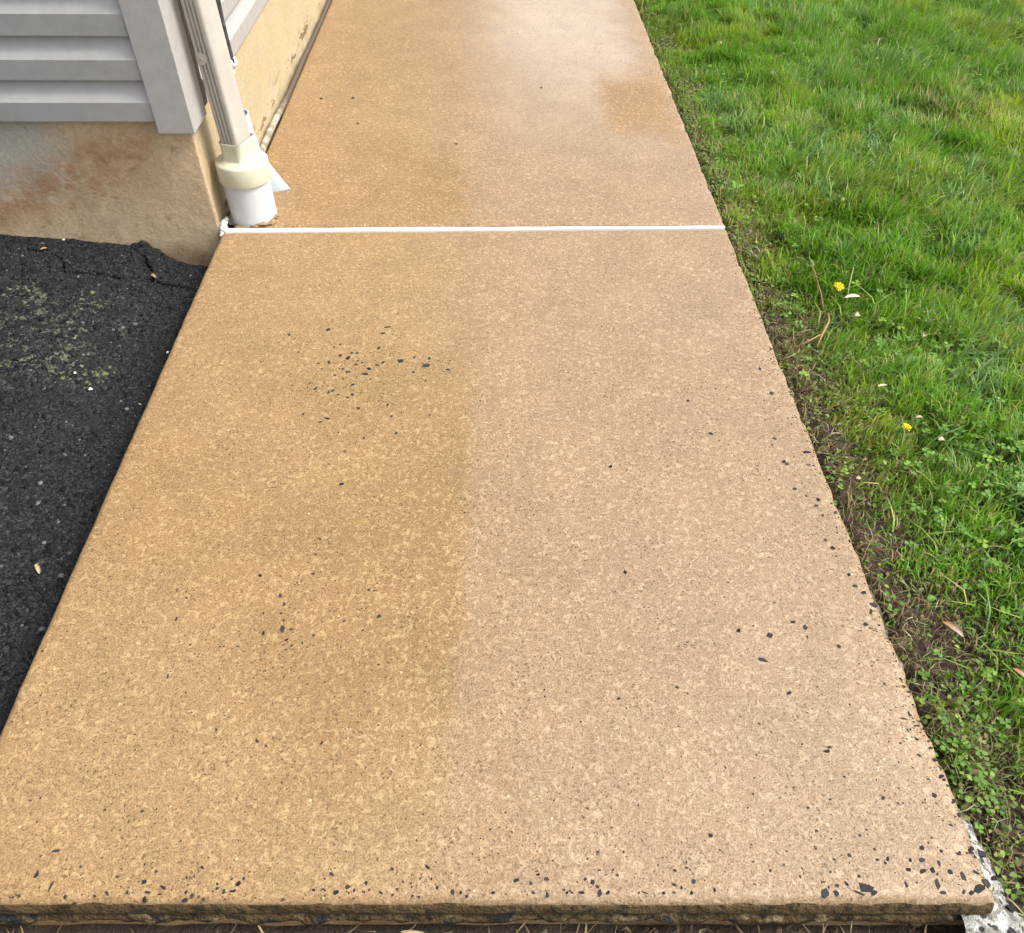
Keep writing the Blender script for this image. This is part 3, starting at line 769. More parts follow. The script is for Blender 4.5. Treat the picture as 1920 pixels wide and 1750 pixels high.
m = MB()
pl = [(-0.0312, 0.028), (-0.0312, -0.024), (-0.0300, -0.0305), (-0.025, -0.0345), (-0.015, -0.0350), (-0.008, -0.0350), (-0.004, -0.0345)]
hh = [0.013, 0.013, 0.013, 0.013, 0.0125, 0.010, 0.004]
zc = 0.372
o_ = [[(*loc2(x, y), zc + h), (*loc2(x, y), zc - h), (*loc2(x * 0.93, y * 0.93), zc - h), (*loc2(x * 0.93, y * 0.93), zc + h)] for (x, y), h in zip(pl, hh)]
m.loft(o_, True, True, True)
strap = m.build('strap', DSM, ds, smooth=True, angle=40)
strap['label'] = 'small metal strap tab'
m = MB()
for r_, d_ in ((0.0042, 0.0362),):
    cc_ = [(-0.014 + 0.0042 * math.cos(t), 0.0042 * math.sin(t)) for t in [k * math.pi / 5 for k in range(10)]]
    m.loft([[(*loc2(u, -0.0325), zc + v_) for u, v_ in cc_], [(*loc2(u, -0.0372), zc + v_) for u, v_ in cc_], [(*loc2(-0.014 + (u + 0.014) * 0.5, -0.0380), zc + v_ * 0.5) for u, v_ in cc_], [(*loc2(-0.014 + (u + 0.014) * 0.45, -0.0366), zc + v_ * 0.45) for u, v_ in cc_]], True, False, True)
m.build('screw', mat_plain('dull zinc', (0.42, 0.39, 0.33), 0.4, 0.6, 60, 0.1), strap, smooth=True, angle=30)


def circ(r_, z, n_=40, cx=0, cy=0): return [(cx + r_ * math.cos(2 * math.pi * k / n_), cy + r_ * math.sin(2 * math.pi * k / n_), z) for k in range(n_)]


def rect_as(n_, w_, d_, r_, z):
    base = rrect(w_, d_, r_, seg=9)             # 40 points, start front right
    ang = [math.atan2(y, x) % (2 * math.pi) for x, y in base]
    i0 = min(range(len(base)), key=lambda i: ang[i])
    base = base[i0:] + base[:i0]
    return [(x, y, z) for x, y in base]


ad = MB()
ad.loft([circ(0.0560, 0.096), circ(0.0600, 0.0965), circ(0.0606, 0.099), circ(0.0606, 0.1385), circ(0.0592, 0.142), circ(0.0560, 0.1435),
         rect_as(40, 0.060, 0.076, 0.012, 0.150), rect_as(40, 0.057, 0.073, 0.014, 0.158), rect_as(40, 0.0575, 0.0735, 0.014, 0.186), rect_as(40, 0.0585, 0.0745, 0.014, 0.1905),
         rect_as(40, 0.0560, 0.072, 0.009, 0.1915), rect_as(40, 0.0525, 0.0685, 0.008, 0.189), rect_as(40, 0.0520, 0.068, 0.008, 0.150)], True)
ad.build('adapter', ADM, ds, smooth=True, angle=50)['label'] = 'yellowed cream adapter collar between downspout and pipe'
MB().loft([circ(0.0545, -0.03), circ(0.0545, 0.098), circ(0.0500, 0.099), circ(0.0500, 0.02)], True).build('drain_pipe', PVC, ds, smooth=True, angle=40)['label'] = 'short upright white plastic pipe with small specks'


def lump(m, c, r, seed, n_=10, rough=0.3):
    """an uneven rounded lump"""
    rr = np.random.default_rng(seed)
    rings = []
    for i in range(n_ // 2 + 1):
        ph = -math.pi / 2 + math.pi * i / (n_ // 2)
        ring = []
        for k in range(n_):
            t = 2 * math.pi * k / n_
            q = 1 + rough * (vnoise(math.cos(t) * math.cos(ph) + 2, math.sin(t) * math.cos(ph) + math.sin(ph) * 1.7 + 3, 1.7, seed) - 0.5) * 2
            ring.append((c[0] + r[0] * q * math.cos(t) * math.cos(ph), c[1] + r[1] * q * math.sin(t) * math.cos(ph), c[2] + r[2] * q * math.sin(ph)))
        rings.append(ring)
    return m.loft(rings, True, True, True)


m = MB()
for k, (x, y, r_) in enumerate(((0.094, 0.024, .022), (0.108, 0.040, .018), (0.078, 0.016, .014), (0.116, 0.056, .012))):
    lump(m, (x, y, -0.001), (r_, r_ * 0.8, 0.007), 300 + k, 16, .7)
m.build('mortar_smear', CONC, far_s, smooth=True, angle=80)

# pale blue boot standing behind the drain pipe
bo = MB()
rings = []
for t, z in ((0, 0.192), (0.12, 0.18), (0.35, 0.14), (0.55, 0.095), (0.72, 0.060), (0.86, 0.030), (1, 0.0)):
    xr = 0.024 + 0.010 * t + 0.055 * max(0, (t - 0.45) / 0.55) ** 1.3
    ring = []
    for k in range(24):
        a_ = 2 * math.pi * k / 24
        ca, sa = math.cos(a_), math.sin(a_)
        ring.append((0.038 + (xr if ca > 0 else 0.028) * ca * (1 if ca < 0 else (1 - 0.25 * t * abs(sa))), 0.203 + (0.028 + 0.006 * t) * sa * (1 - 0.35 * t * max(0, ca)), z))
    rings.append(ring)
inner = [[(0.038 + (x - 0.038) * 0.88, 0.203 + (y - 0.203) * 0.88, z) for x, y, z in r_] for r_ in rings]
bo.loft(rings[::-1] + [inner[0], inner[2], inner[4]], True)
ob = bo.build('drain_boot', mat_plain('pale blue plastic', (0.42, 0.485, 0.55), 0.42, 0.45, 30, 0.05, (0.40, 0.36, 0.30), 45, 0.66, 0.8), None, smooth=True, angle=50)
tag(ob, 'pale blue flared plastic boot standing behind the white drain pipe', 'drain boot')

# dark cable down the side wall and the white caulk at its foot
m = MB()
pts = [(0.009 + 0.002 * math.sin(z * 31), 0.336 + 0.004 * math.sin(z * 19 + 1), z) for z in np.arange(0.262, 2.6, 0.03)]
m.tube(pts, 0.0068, 8)
tag(m.build('cable', mat_plain('weathered black cable', (0.045, 0.05, 0.048), 0.55, 0.4, 60, 0.5, (0.16, 0.16, 0.14), 70, 0.55, 0.7), smooth=True), 'dark weathered cable running down the side wall behind the downspout', 'cable')
CAULK = mat_plain('white caulk', (0.62, 0.61, 0.57), 0.45, 0.4, 60, 0.04, (0.45, 0.40, 0.32), 55, 0.70, 0.8, 0.0008)
m = MB()
lump(m, (0.010, 0.338, 0.262), (.011, .013, .012), 1, 10, .6)
lump(m, (0.012, 0.348, 0.258), (.007, .010, .007), 2, 10, .6)
lump(m, (0.004, 0.336, 0.240), (.007, .008, .010), 3, 10, .6)
tag(m.build('caulk_blob', CAULK, smooth=True, angle=80), 'white caulk blob at the foot of the dark wall cable', 'caulk')

# ------------------------------------------------------------------ joint filler between the slabs, rod along the wall
xs = np.arange(-0.004, W - 0.003, 0.005)
y0 = JS(xs) - 0.0045 + 0.0030 * (fbm(xs, xs * 0, 9, 3, 90) - 0.5) + 0.0035 * sstep(0, 1.2, xs)
y1 = JS(xs) + 0.0125 - 0.003 * sstep(0, 1.2, xs) + 0.0060 * (fbm(xs, xs * 0, 7, 4, 91) - 0.5)
pv = []
for t, z in ((0, -0.012), (0.02, -0.0012), (0.06, 0.0008), (0.3, 0.0013), (0.6, 0.0014), (0.94, 0.0008), (0.98, -0.0012), (1, -0.012)):
    pv.append(np.stack([xs, y0 + (y1 - y0) * t, np.full_like(xs, z) + 0.0012 * (fbm(xs, xs * 0 + t, 20, 2, 92) - 0.5)], -1))
V = np.array(pv).transpose(1, 0, 2).reshape(-1, 3)
SEAL = N('white sealant')
SEAL = SEAL.fin(SEAL.mix(SEAL.ss(SEAL.noise(90, 5, 0.75), 0.58, 0.74, 0, 0.55), (0.72, 0.71, 0.68), (0.5, 0.42, 0.3)), 0.35, 0.5)
jo = link('joint_sealant', mesh_np('joint_sealant', V, grid_faces(len(xs), 8), smooth=True), SEAL)
tag(jo, 'straight bright white sealant strip across the walk between the two slabs', 'sealant')
m = MB()
for k, (x, y, z, r_) in enumerate(((0.003, -0.003, .001, .010), (0.000, 0.008, .003, .010), (0.001, 0.020, .005, .009), (0.002, 0.030, .008, .007), (0.000, -0.013, -.003, .006), (-0.001, -0.020, -.005, .0045))):
    lump(m, (x, y, z), (r_, r_, r_ * .8), 20 + k, 10, .5)
m.build('sealant_blob', CAULK, jo, smooth=True, angle=80)
n = N('dirty backer rod')
c = n.mix(n.ss(n.noise(30, 5, 0.65), 0.42, 0.62), (0.44, 0.41, 0.35), (0.22, 0.165, 0.10))
c = n.mix(n.ss(n.math('ADD', n.y, n.math('MULTIPLY', n.noise(9, 3), 0.3)), 0.78, 0.98), c, (0.10, 0.075, 0.05))
ROD = n.fin(c, 0.65, 0.4)
m = MB()
ysr = list(np.arange(0.04, 3.0, 0.03))
m.tube([(0.0085 + 0.0012 * math.sin(y * 9), y, float(np.interp(y, [0, 0.6, 0.9, 1.3], [-0.004, -0.005, -0.012, -0.016])) + 0.001 * math.sin(y * 13)) for y in ysr], 0.0095, 10)
tag(m.build('backer_rod', ROD, smooth=True), 'thin dirty white foam rod in the gap between far slab and foundation', 'joint filler')

# ------------------------------------------------------------------ the lawn
def xr(y): return 1.25 + (y + 1.53) * 0.467     # right border of what the walk's end overlooks


def blades(bx, by, bz, h, lean, az, wd, col, tipcol=None, curl=None):
    """bent tapering blades: 7 vertices, 5 triangles each"""
    m = len(bx)
    dx, dy = np.cos(az), np.sin(az)
    sx, sy = -dy, dx
    V = np.empty((m, 7, 3))
    az2 = az + (curl if curl is not None else 0)
    ex, ey = np.cos(az2), np.sin(az2)
    for k, t in enumerate((0, 0.4, 0.75, 1.0)):
        out = h * lean * t ** 1.7
        up = h * (t * (1 - 0.30 * lean) - 0.62 * np.clip(lean - 0.25, 0, 2) * t * t)
        up = np.maximum(up, 0.002 + 0.004 * t)
        f = t * t
        cx = bx + out * (dx * (1 - f) + ex * f)
        cy = by + out * (dy * (1 - f) + ey * f)
        cz = bz + up - (0.004 if k == 0 else 0)
        hw = wd * (0.5, 0.5, 0.34, 0)[k]
        if k < 3:
            V[:, 2 * k] = np.stack([cx - sx * hw, cy - sy * hw, cz], 1)
            V[:, 2 * k + 1] = np.stack([cx + sx * hw, cy + sy * hw, cz + hw * 0.5], 1)
        else:
            V[:, 6] = np.stack([cx, cy, cz], 1)
    F = np.array([(0, 1, 3), (0, 3, 2), (2, 3, 5), (2, 5, 4), (4, 5, 6)])
    F = (np.arange(m)[:, None, None] * 7 + F[None]).reshape(-1, 3)
    C = np.repeat(col[:, None], 7, 1)
    if tipcol is not None:
        C[:, 4:] = tipcol[:, None]
    return V.reshape(-1, 3), F, C.reshape(-1, 3)


def pick(pal, wts, m):
    return np.array(pal)[rng.choice(len(pal), m, p=np.array(wts) / sum(wts))] * rng.uniform(0.75, 1.25, (m, 1))


GRP = []


def put_blades(*a, **k):
    V, F, C = blades(*a, **k)
    o = sum(len(q[0]) for q in GRP)
    GRP.append((V, F + o, C))


# turf
NB1, NB2 = 430000, 420000
x, y = np.concatenate([rng.uniform(W + 0.005, 3.5, NB1), rng.uniform(W + 0.005, 4.2, NB2)]), np.concatenate([rng.uniform(-2.2, 2.05, NB1), rng.uniform(-2.6, 5.0, NB2)])
NB = NB1 + NB2
inside = (x < xr(y) + 0.55) & (y < 2.05) & (y > -2.2)
dens = np.where(inside, 1.0, np.where((x < xr(y) + 1.0) & (y < 2.8), 0.8, 0.45)) * np.where((np.arange(NB) < NB1) & ~inside, 0.0, 1.0)
d = x - W - strip_w(y)
turf = sstep(-0.07, 0.05, d + 0.06 * (fbm(x, y, 20, 2, 101) - 0.5))
thin = 0.62 + 0.38 * sstep(0.30, 0.55, fbm(x, y, 7, 3, 102))
near_thin = 1 - 0.30 * sstep(-0.75, -1.2, y) * sstep(0.35, 0.0, d)
keep = rng.random(NB) < dens * (0.015 + turf * thin * near_thin)
x, y, d = x[keep], y[keep], d[keep]
m = len(x)
p1, p2, p3 = fbm(x, y, 3.2, 3, 103), fbm(x, y, 6, 3, 104), fbm(x, y, 11, 2, 105)
MID, YEL, DEEP, BLUE = np.array([0.172, 0.365, 0.026]), np.array([0.300, 0.450, 0.034]), np.array([0.105, 0.235, 0.020]), np.array([0.215, 0.375, 0.115])
ky = sstep(0.40, 0.64, p1)[:, None]
kd = sstep(0.46, 0.62, p2)[:, None]
col = MID * (1 - ky) + YEL * ky
col = col * (1 - 0.6 * kd) + DEEP * 0.6 * kd
kb = ((rng.random(m) < 0.10 + 0.35 * sstep(0.58, 0.7, p3)))[:, None]
col = np.where(kb, BLUE, col) * rng.uniform(0.72, 1.30, (m, 1)) * np.array([[1, 1, 1]]) ** 1
col[:, 0] *= rng.uniform(0.85, 1.2, m)
straw = rng.random(m) < 0.035 + 0.22 * np.exp(-(((x - 2.10) / 0.20) ** 2 + ((y - 0.70) / 0.14) ** 2)) + 0.16 * sstep(0.12, -0.02, d)
col[straw] = pick([(0.50, 0.40, 0.20), (0.40, 0.34, 0.13), (0.26, 0.17, 0.08)], (3, 3, 2), straw.sum())
tip = col.copy()
tk = rng.random(m) < 0.10
tip[tk] = (0.46, 0.40, 0.20)
clump = fbm(x, y, 15, 2, 107)
h = rng.uniform(0.022, 0.058, m) * (0.5 + 0.55 * sstep(0.0, 0.22, d) + 0.15 * sstep(0.2, 0.5, d)) * (0.62 + 0.85 * sstep(0.3, 0.7, clump))
az = 2 * math.pi * fbm(x, y, 2.2, 2, 106) * 1.6 + rng.normal(0, 1.15, m)
lean = rng.beta(2.2, 2.2, m) * 1.05
put_blades(x, y, zlawn(x, y), h, lean, az, rng.uniform(0.0018, 0.0038, m), col, tip, rng.normal(0, 0.5, m))

# coarse long tufts
T = [(1.48, 0.52, .10), (1.56, 0.40, .11), (1.66, 0.30, .10), (1.62, 0.62, .09), (1.74, 0.42, .10), (1.52, 0.22, .08), (1.85, 0.10, .12), (1.93, 0.22, .10), (1.80, -0.05, .10), (1.66, -0.48, .08), (1.72, -0.40, .08), (2.05, 1.10, .11), (2.3, 1.25, .12),
     (1.95, 0.95, .09), (1.62, 0.9, .09), (2.15, 0.35, .10), (2.28, 0.55, .10), (1.36, 0.86, .05), (1.42, 0.65, .07), (1.60, -0.60, .06), (2.5, 1.5, .12), (1.75, 0.75, .09), (1.57, -0.88, .05)]
for (tx, ty, tr) in T:
    q = int(150 * tr / 0.1)
    bx, by = tx + rng.normal(0, tr * 0.45, q), ty + rng.normal(0, tr * 0.45, q)
    ok = bx > W + 0.06
    bx, by = bx[ok], by[ok]
    q = len(bx)
    cc = pick([(0.16, 0.29, 0.10), (0.20, 0.32, 0.06), (0.11, 0.21, 0.045), (0.32, 0.41, 0.09)], (4, 3, 3, 1.5), q)
    a0 = rng.uniform(0, 6.28)
    put_blades(bx, by, zlawn(bx, by), rng.uniform(0.05, 0.105, q), rng.uniform(0.25, 1.0, q), rng.normal(a0, 1.0, q), rng.uniform(0.0028, 0.0050, q), cc, cc * 1.1, rng.normal(0, 0.5, q))
# blades flopping onto the rim of the slab
q = 260
bx, by = W + rng.uniform(0.006, 0.05, q), rng.uniform(-1.45, 2.2, q)
cc = pick([(0.16, 0.27, 0.05), (0.26, 0.33, 0.07), (0.34, 0.28, 0.13)], (4, 3, 2), q)
put_blades(bx, by, zlawn(bx, by), rng.uniform(0.05, 0.085, q), rng.uniform(0.3, 0.7, q), rng.normal(math.pi, 0.9, q), rng.uniform(0.0014, 0.003, q), cc, cc, rng.normal(0, 0.6, q))
# scattered long runners lying over the turf
q = 1500
bx = rng.uniform(W + 0.10, 2.9, q)
by = rng.uniform(-1.6, 2.2, q)
cc = pick([(0.22, 0.34, 0.05), (0.30, 0.39, 0.09), (0.16, 0.28, 0.09), (0.45, 0.38, 0.18)], (4, 3, 2, 1.2), q)
put_blades(bx, by, zlawn(bx, by) + 0.012, rng.uniform(0.05, 0.10, q), rng.uniform(0.7, 1.1, q), rng.uniform(0, 6.28, q), rng.uniform(0.0018, 0.0036, q), cc, cc, rng.normal(0, 0.7, q))
V, F, C = (np.concatenate([g[i] for g in GRP]) for i in range(3))
tag(link('grass', mesh_np('grass', V, F, C, True), GRASS), 'green lawn grass to the right of the walk', 'grass', kind='stuff')

# dead thatch: dry strands lying on the bare strip and at the slab's front edge
GRP = []
q = 15000
ty = rng.uniform(-1.75, 2.1, q)
tx = W + 0.004 + rng.gamma(1.6, 0.055, q)
ok = rng.random(q) < 0.35 + 0.65 * sstep(0.40, 0.60, fbm(tx, ty, 16, 2, 111))
tx, ty = tx[ok], ty[ok]
q = len(tx)
dry = [(0.26, 0.20, 0.105), (0.17, 0.115, 0.060), (0.09, 0.058, 0.032), (0.46, 0.42, 0.28), (0.19, 0.22, 0.075)]
put_blades(tx, ty, zlawn(tx, ty) + rng.uniform(0, 0.007, q), rng.uniform(0.014, 0.045, q), rng.uniform(0.85, 1.2, q), rng.uniform(0, 6.28, q), rng.uniform(0.0008, 0.0020, q), (cc := pick(dry, (3, 4, 3, 0.8, 2.2), q)), cc, rng.normal(0, 1.2, q))
q = 700
tx, ty = rng.uniform(0, W, q), rng.uniform(-1.62, YN - 0.008, q)
zf = zground(tx, ty)
put_blades(tx, ty, zf + rng.uniform(0.0, 0.02, q), rng.uniform(0.02, 0.06, q), rng.uniform(0.6, 1.1, q), rng.uniform(0, 6.28, q), rng.uniform(0.0010, 0.0028, q), (cc := pick(dry, (3, 4, 5, 0.5, 0.8), q)), cc, rng.normal(0, 1.0, q))
V, F, C = (np.concatenate([g[i] for g in GRP]) for i in range(3))
tag(link('thatch', mesh_np('thatch', V, F, C, True), mat_attr('dry straw', 0.7, 0.3, 0, 0.15)), 'dry brown strands along the bare edge of the lawn', 'thatch', kind='stuff')


# clover and other small round-leaved weeds
def leaflets(cx, cy, cz, r, az, tilt, col, shape=(0.55, 0.9, 0.82), fold=0.15):
    """obovate leaflets, 7 vertices / 6 triangles, base at (cx,cy,cz), pointing along az"""
    m = len(cx)
    prof_ = [(0, 0), (0.45, -shape[0] * 0.5), (0.85, -shape[1] * 0.42), (1.02, 0), (0.85, shape[1] * 0.42), (0.45, shape[0] * 0.5), (0.55, 0)]
    V = np.empty((m, 7, 3))
    c, s = np.cos(az), np.sin(az)
    for k, (u, v) in enumerate(prof_):
        L, Q = u * r, v * r
        zz = L * np.sin(tilt) + np.abs(Q) * fold - (r * u * u * 0.12)
        V[:, k] = np.stack([cx + c * L * np.cos(tilt) - s * Q, cy + s * L * np.cos(tilt) + c * Q, cz + zz], 1)
    F = np.array([(6, i, (i + 1) % 6) for i in range(6)])
    C = np.repeat(col[:, None], 7, 1)
    C[:, 6] *= 1.18
    return V.reshape(-1, 3), (np.arange(m)[:, None, None] * 7 + F[None]).reshape(-1, 3), C.reshape(-1, 3)


GRP = []


def put(VFC):
    o = sum(len(q[0]) for q in GRP)
    GRP.append((VFC[0], VFC[1] + o, VFC[2]))


NC = 42000
cx, cy = rng.uniform(W + 0.03, 3.2, NC), rng.uniform(-1.75, 2.3, NC)
g = lambda a, b, sa, sb: np.exp(-(((cx - a) / sa) ** 2 + ((cy - b) / sb) ** 2))
dn_ = 1.0 * g(1.56, -0.70, 0.12, 0.22) + 0.8 * g(1.52, -0.95, 0.10, 0.10) + 0.5 * g(1.60, -0.40, 0.12, 0.10) + 0.7 * g(1.26, -1.30, 0.05, 0.10) + 0.5 * g(1.34, -1.25, 0.07, 0.10) + 0.10 * sstep(0.5, 0.7, fbm(cx, cy, 3, 2, 120)) + 0.35 * g(2.2, 1.3, .3, .3) + 0.4 * g(1.45, 0.95, .08, .15)
ok = rng.random(NC) < dn_ * 0.62
cx, cy = cx[ok], cy[ok]
m = len(cx)
hz = zlawn(cx, cy) + rng.uniform(0.010, 0.038, m) * np.where(cx < W + 0.12, 0.6, 1)
base = pick([(0.11, 0.22, 0.035), (0.14, 0.26, 0.055), (0.19, 0.31, 0.045), (0.08, 0.17, 0.028)], (4, 3, 2, 2), m)
rr = rng.uniform(0.0055, 0.0105, m)
a0 = rng.uniform(0, 6.28, m)
tl = rng.normal(0.05, 0.28, m)
for k in range(3):
    put(leaflets(cx, cy, hz, rr, a0 + k * 2.094 + rng.normal(0, 0.12, m), tl + rng.normal(0, 0.12, m), base * rng.uniform(0.9, 1.12, (m, 1)), (0.8, 1.1, 0.9), 0.2))
V, F, C = blades(cx + 0.004, cy - 0.003, zlawn(cx, cy), (hz - zlawn(cx, cy)) * 1.1, np.full(m, 0.15), a0, np.full(m, 0.0012), base * 0.9)
put((V, F, C))
V, F, C = (np.concatenate([q[i] for q in GRP]) for i in range(3))
tag(link('clover', mesh_np('clover', V, F, C, True), LEAF), 'clover leaves mixed into the lawn', 'clover', kind='stuff')

GRP = []
NC = 22000
cx = W + 0.006 + rng.gamma(1.8, 0.045, NC)
cy = rng.uniform(-1.7, 2.3, NC)
dn_ = 0.10 + 0.75 * g(1.29, 0.40, 0.06, 0.24) + 0.8 * g(1.31, 0.85, 0.08, 0.25) + 0.5 * g(1.28, 1.4, 0.06, 0.3) + 0.75 * g(1.27, -1.33, 0.05, 0.10) + 0.35 * g(1.27, -0.12, 0.04, 0.12) + 0.6 * g(1.45, -0.90, 0.08, 0.08) + 0.2 * g(1.38, -0.6, .06, .3)
ok = rng.random(NC) < dn_ * 0.8 * (0.3 + vnoise(cx, cy, 22, 130))
cx, cy = cx[ok], cy[ok]
m = len(cx)
base = pick([(0.12, 0.20, 0.045), (0.17, 0.25, 0.06), (0.23, 0.30, 0.07), (0.085, 0.135, 0.035), (0.20, 0.15, 0.08)], (4, 3, 2, 2, 1.2), m)
put(leaflets(cx, cy, zlawn(cx, cy) + rng.uniform(0.002, 0.020, m), rng.uniform(0.005, 0.011, m), rng.uniform(0, 6.28, m), rng.normal(0.1, 0.35, m), base, (0.6, 0.75, 0.7), 0.15))
V, F, C = (np.concatenate([q[i] for q in GRP]) for i in range(3))
tag(link('ground_weeds', mesh_np('ground_weeds', V, F, C, True), LEAF), 'low small-leaved weeds creeping along the lawn edge', 'weeds', kind='stuff')

# crumbs of soil on the bare strip
q = 5000
sx, sy = W + 0.02 + rng.gamma(1.6, 0.04, q), rng.uniform(-1.7, 1.8, q)
fr = rng.random(q) < 0.25
sx[fr], sy[fr] = rng.uniform(0, W, fr.sum()), rng.uniform(-1.6, YN - 0.012, fr.sum())
r = rng.gamma(2.5, 0.0010, q).clip(0.001, 0.007)
V = Bv[None] * rng.uniform(0.6, 1.25, (q, 8, 3)) * r[:, None, None]
V = V + np.stack([sx, sy, zground(sx, sy)], 1)[:, None]
cc = pick([(0.05, 0.032, 0.021), (0.08, 0.056, 0.04), (0.12, 0.092, 0.07), (0.30, 0.27, 0.22)], (5, 4, 2, 0.6), q)
tag(link('soil_crumbs', mesh_np('soil_crumbs', V.reshape(-1, 3), (np.arange(q)[:, None, None] * 8 + Bf[None]).reshape(-1, 3), np.repeat(cc, 8, 0)), STONE), 'crumbs of soil on the bare strip beside the walk', 'soil', kind='stuff')

# ------------------------------------------------------------------ single small things
YELM = mat_attr('yellow petals', 0.5, 0.3, 0, 0.25)
STEM = mat_attr('plant stem', 0.5, 0.4, 200, 0, 0.15)


def colored(mb, name, col, parent, mat, smooth=True):
    me = mb.mesh(name, smooth)
    at = me.color_attributes.new('Col', 'FLOAT_COLOR', 'POINT')
    c4 = np.ones((len(me.vertices), 4), np.float32)
    c4[:, :3] = col
    at.data.foreach_set('color', c4.ravel())
    return link(name, me, mat, parent)


def dandelion(loc, r, tiltx, label, seed):
    z0 = float(zlawn(loc[0], loc[1]))
    e = tag(empty('dandelion', (loc[0], loc[1], z0)), label, 'flower', 'yellow dandelions in the lawn')
    hgt = loc[2] - z0
    colored(MB().tube([(0.012, 0.01, -0.005), (0.007, 0.005, hgt * 0.5), (0, 0, hgt)], 0.0016, 7), 'stem', (0.16, 0.20, 0.06), e, STEM)
    rr = np.random.default_rng(seed)
    Vs, Fs, Cs, off = [], [], [], 0
    for ring, (rl, el, nn) in enumerate(((1.0, 0.15, 17), (0.78, 0.45, 15), (0.5, 0.8, 11))):
        a = (np.arange(nn) + rr.uniform(-.3, .3, nn)) * 2 * math.pi / nn + ring
        v_, f_, c_ = leaflets(np.zeros(nn), np.zeros(nn), np.full(nn, hgt + ring * 0.001), r * rl * rr.uniform(0.8, 1.12, nn), a, np.full(nn, el) + rr.normal(0, .12, nn), np.tile([0.80, 0.62 - 0.04 * ring, 0.012], (nn, 1)), (0.25, 0.26, 0.2), 0.1)
        Vs.append(v_); Fs.append(f_ + off); Cs.append(c_.clip(0, .9)); off += len(v_)
    V = np.concatenate(Vs)
    V = V - (0, 0, hgt)
    c, s = math.cos(tiltx), math.sin(tiltx)
    V = np.stack([V[:, 0], V[:, 1] * c - V[:, 2] * s, V[:, 1] * s + V[:, 2] * c + hgt], 1)
    link('flower_head', mesh_np('flower_head', V, np.concatenate(Fs), np.concatenate(Cs)), YELM, e)
    return e


dandelion((1.428, -0.238, -0.012), 0.0118, 0.5, 'larger yellow dandelion flower beside the pale stick on the lawn', 1)
dandelion((1.417, -0.694, -0.018), 0.0085, 0.3, 'smaller yellow flower lower in the lawn near the clover', 2)

# closed dandelion bud on a red-brown stalk
e = tag(empty('flower_bud', (1.390, -0.295, float(zlawn(1.39, -0.295)))), 'closed green flower bud on a reddish stalk leaning away from the slab', 'flower bud')
colored(MB().tube([(0, 0, 0), (-0.002, 0.05, 0.028), (-0.004, 0.10, 0.042), (-0.006, 0.132, 0.050)], [0.0022, 0.002, 0.0018, 0.002], 8), 'stalk', (0.22, 0.10, 0.055), e, STEM)
m = MB()
lump(m, (-0.007, 0.138, 0.053), (0.0055, 0.0075, 0.0060), 7, 10, .15)
hd = colored(m, 'bud_head', (0.085, 0.13, 0.045), e, STEM)
Vq = leaflets(np.full(11, -0.007), np.full(11, 0.138), np.full(11, 0.0525), np.full(11, 0.012), np.arange(11) * 0.571, np.full(11, -0.1), np.tile([0.24, 0.30, 0.10], (11, 1)), (0.22, 0.2, 0.2), 0.1)
link('sepals', mesh_np('sepals', *Vq), LEAF, hd)


def flake(name, loc, L, w_, az, label, cat, cols, tilt=(0, 0), curl=0.12, group=None, thick=0.0009):
    """a thin curled lens-shaped flake with an uneven outline"""
    rr = np.random.default_rng(int(abs(loc[0] * 1e4 + loc[1] * 7e3)))
    nu = 9
    L, w_ = L * 0.88, w_ * 0.85
    V, C = [], []
    for side in (1, -1):
        for i in range(nu):
            t = i / (nu - 1)
            hw = w_ * 0.5 * (math.sin(math.pi * min(1, max(0, t))) ** 0.6 + 0.06) * rr.uniform(0.85, 1.12)
            for j in (-1, 0, 1):
                V.append(((t - 0.5) * L, j * hw + 0.06 * L * math.sin(3 * t), curl * L * (0.25 - (t - 0.5) ** 2) * 2 + (abs(j) * hw * 0.5) + side * thick * 0.5))
                C.append(np.array(cols[0]) * (1 - t) + np.array(cols[1]) * t)
    F = []
    for i in range(nu - 1):
        for j in range(2):
            a = i * 3 + j
            F.append((a, a + 3, a + 4, a + 1))
            b = a + nu * 3
            F.append((b, b + 1, b + 4, b + 3))
        for j in (0, 2):
            a = i * 3 + j
            F.append((a, a + nu * 3, a + 3 + nu * 3, a + 3))
    me = mesh_np(name, V, F, np.array(C) * rr.uniform(0.9, 1.1, (len(V), 1)), smooth=True)
    o = link(name, me, FLK, loc=loc)
    o.rotation_euler = (tilt[0], tilt[1], az)
    return tag(o, label, cat, group)


FLK = mat_attr('papery dry scale', 0.6, 0.3, 260, 0.1, 0.15)
CREAM, TAN, ORG, PINK = (0.52, 0.46, 0.31), (0.32, 0.23, 0.13), (0.46, 0.20, 0.08), (0.34, 0.22, 0.16)
LI = 'dry scales and husks lying about'
flake('wood_chip', (1.441, -0.286, -0.008), 0.046, 0.010, 0.25, 'pale cream splinter lying just below the larger dandelion', 'wood chip', (CREAM, (0.7, 0.6, 0.4)), (0.3, 0.1), 0.03)
flake('bud_husk', (1.432, -0.350, -0.012), 0.020, 0.013, 0.6, 'pinkish tan husk under the cream splinter on the lawn', 'husk', (PINK, CREAM), (0.4, 0.2), 0.2, LI)
flake('wood_chip', (1.407, -0.583, -0.012), 0.026, 0.005, 0.3, 'thin cream sliver on the grass between the two dandelions', 'wood chip', (CREAM, CREAM), (0.2, 0.1), 0.05)
flake('dry_leaf', (1.337, -1.120, -0.036), 0.040, 0.013, -1.05, 'white dry leaf with an orange tip on the bare soil', 'leaf', (ORG, (0.54, 0.48, 0.40)), (0.1, -0.15), 0.08)
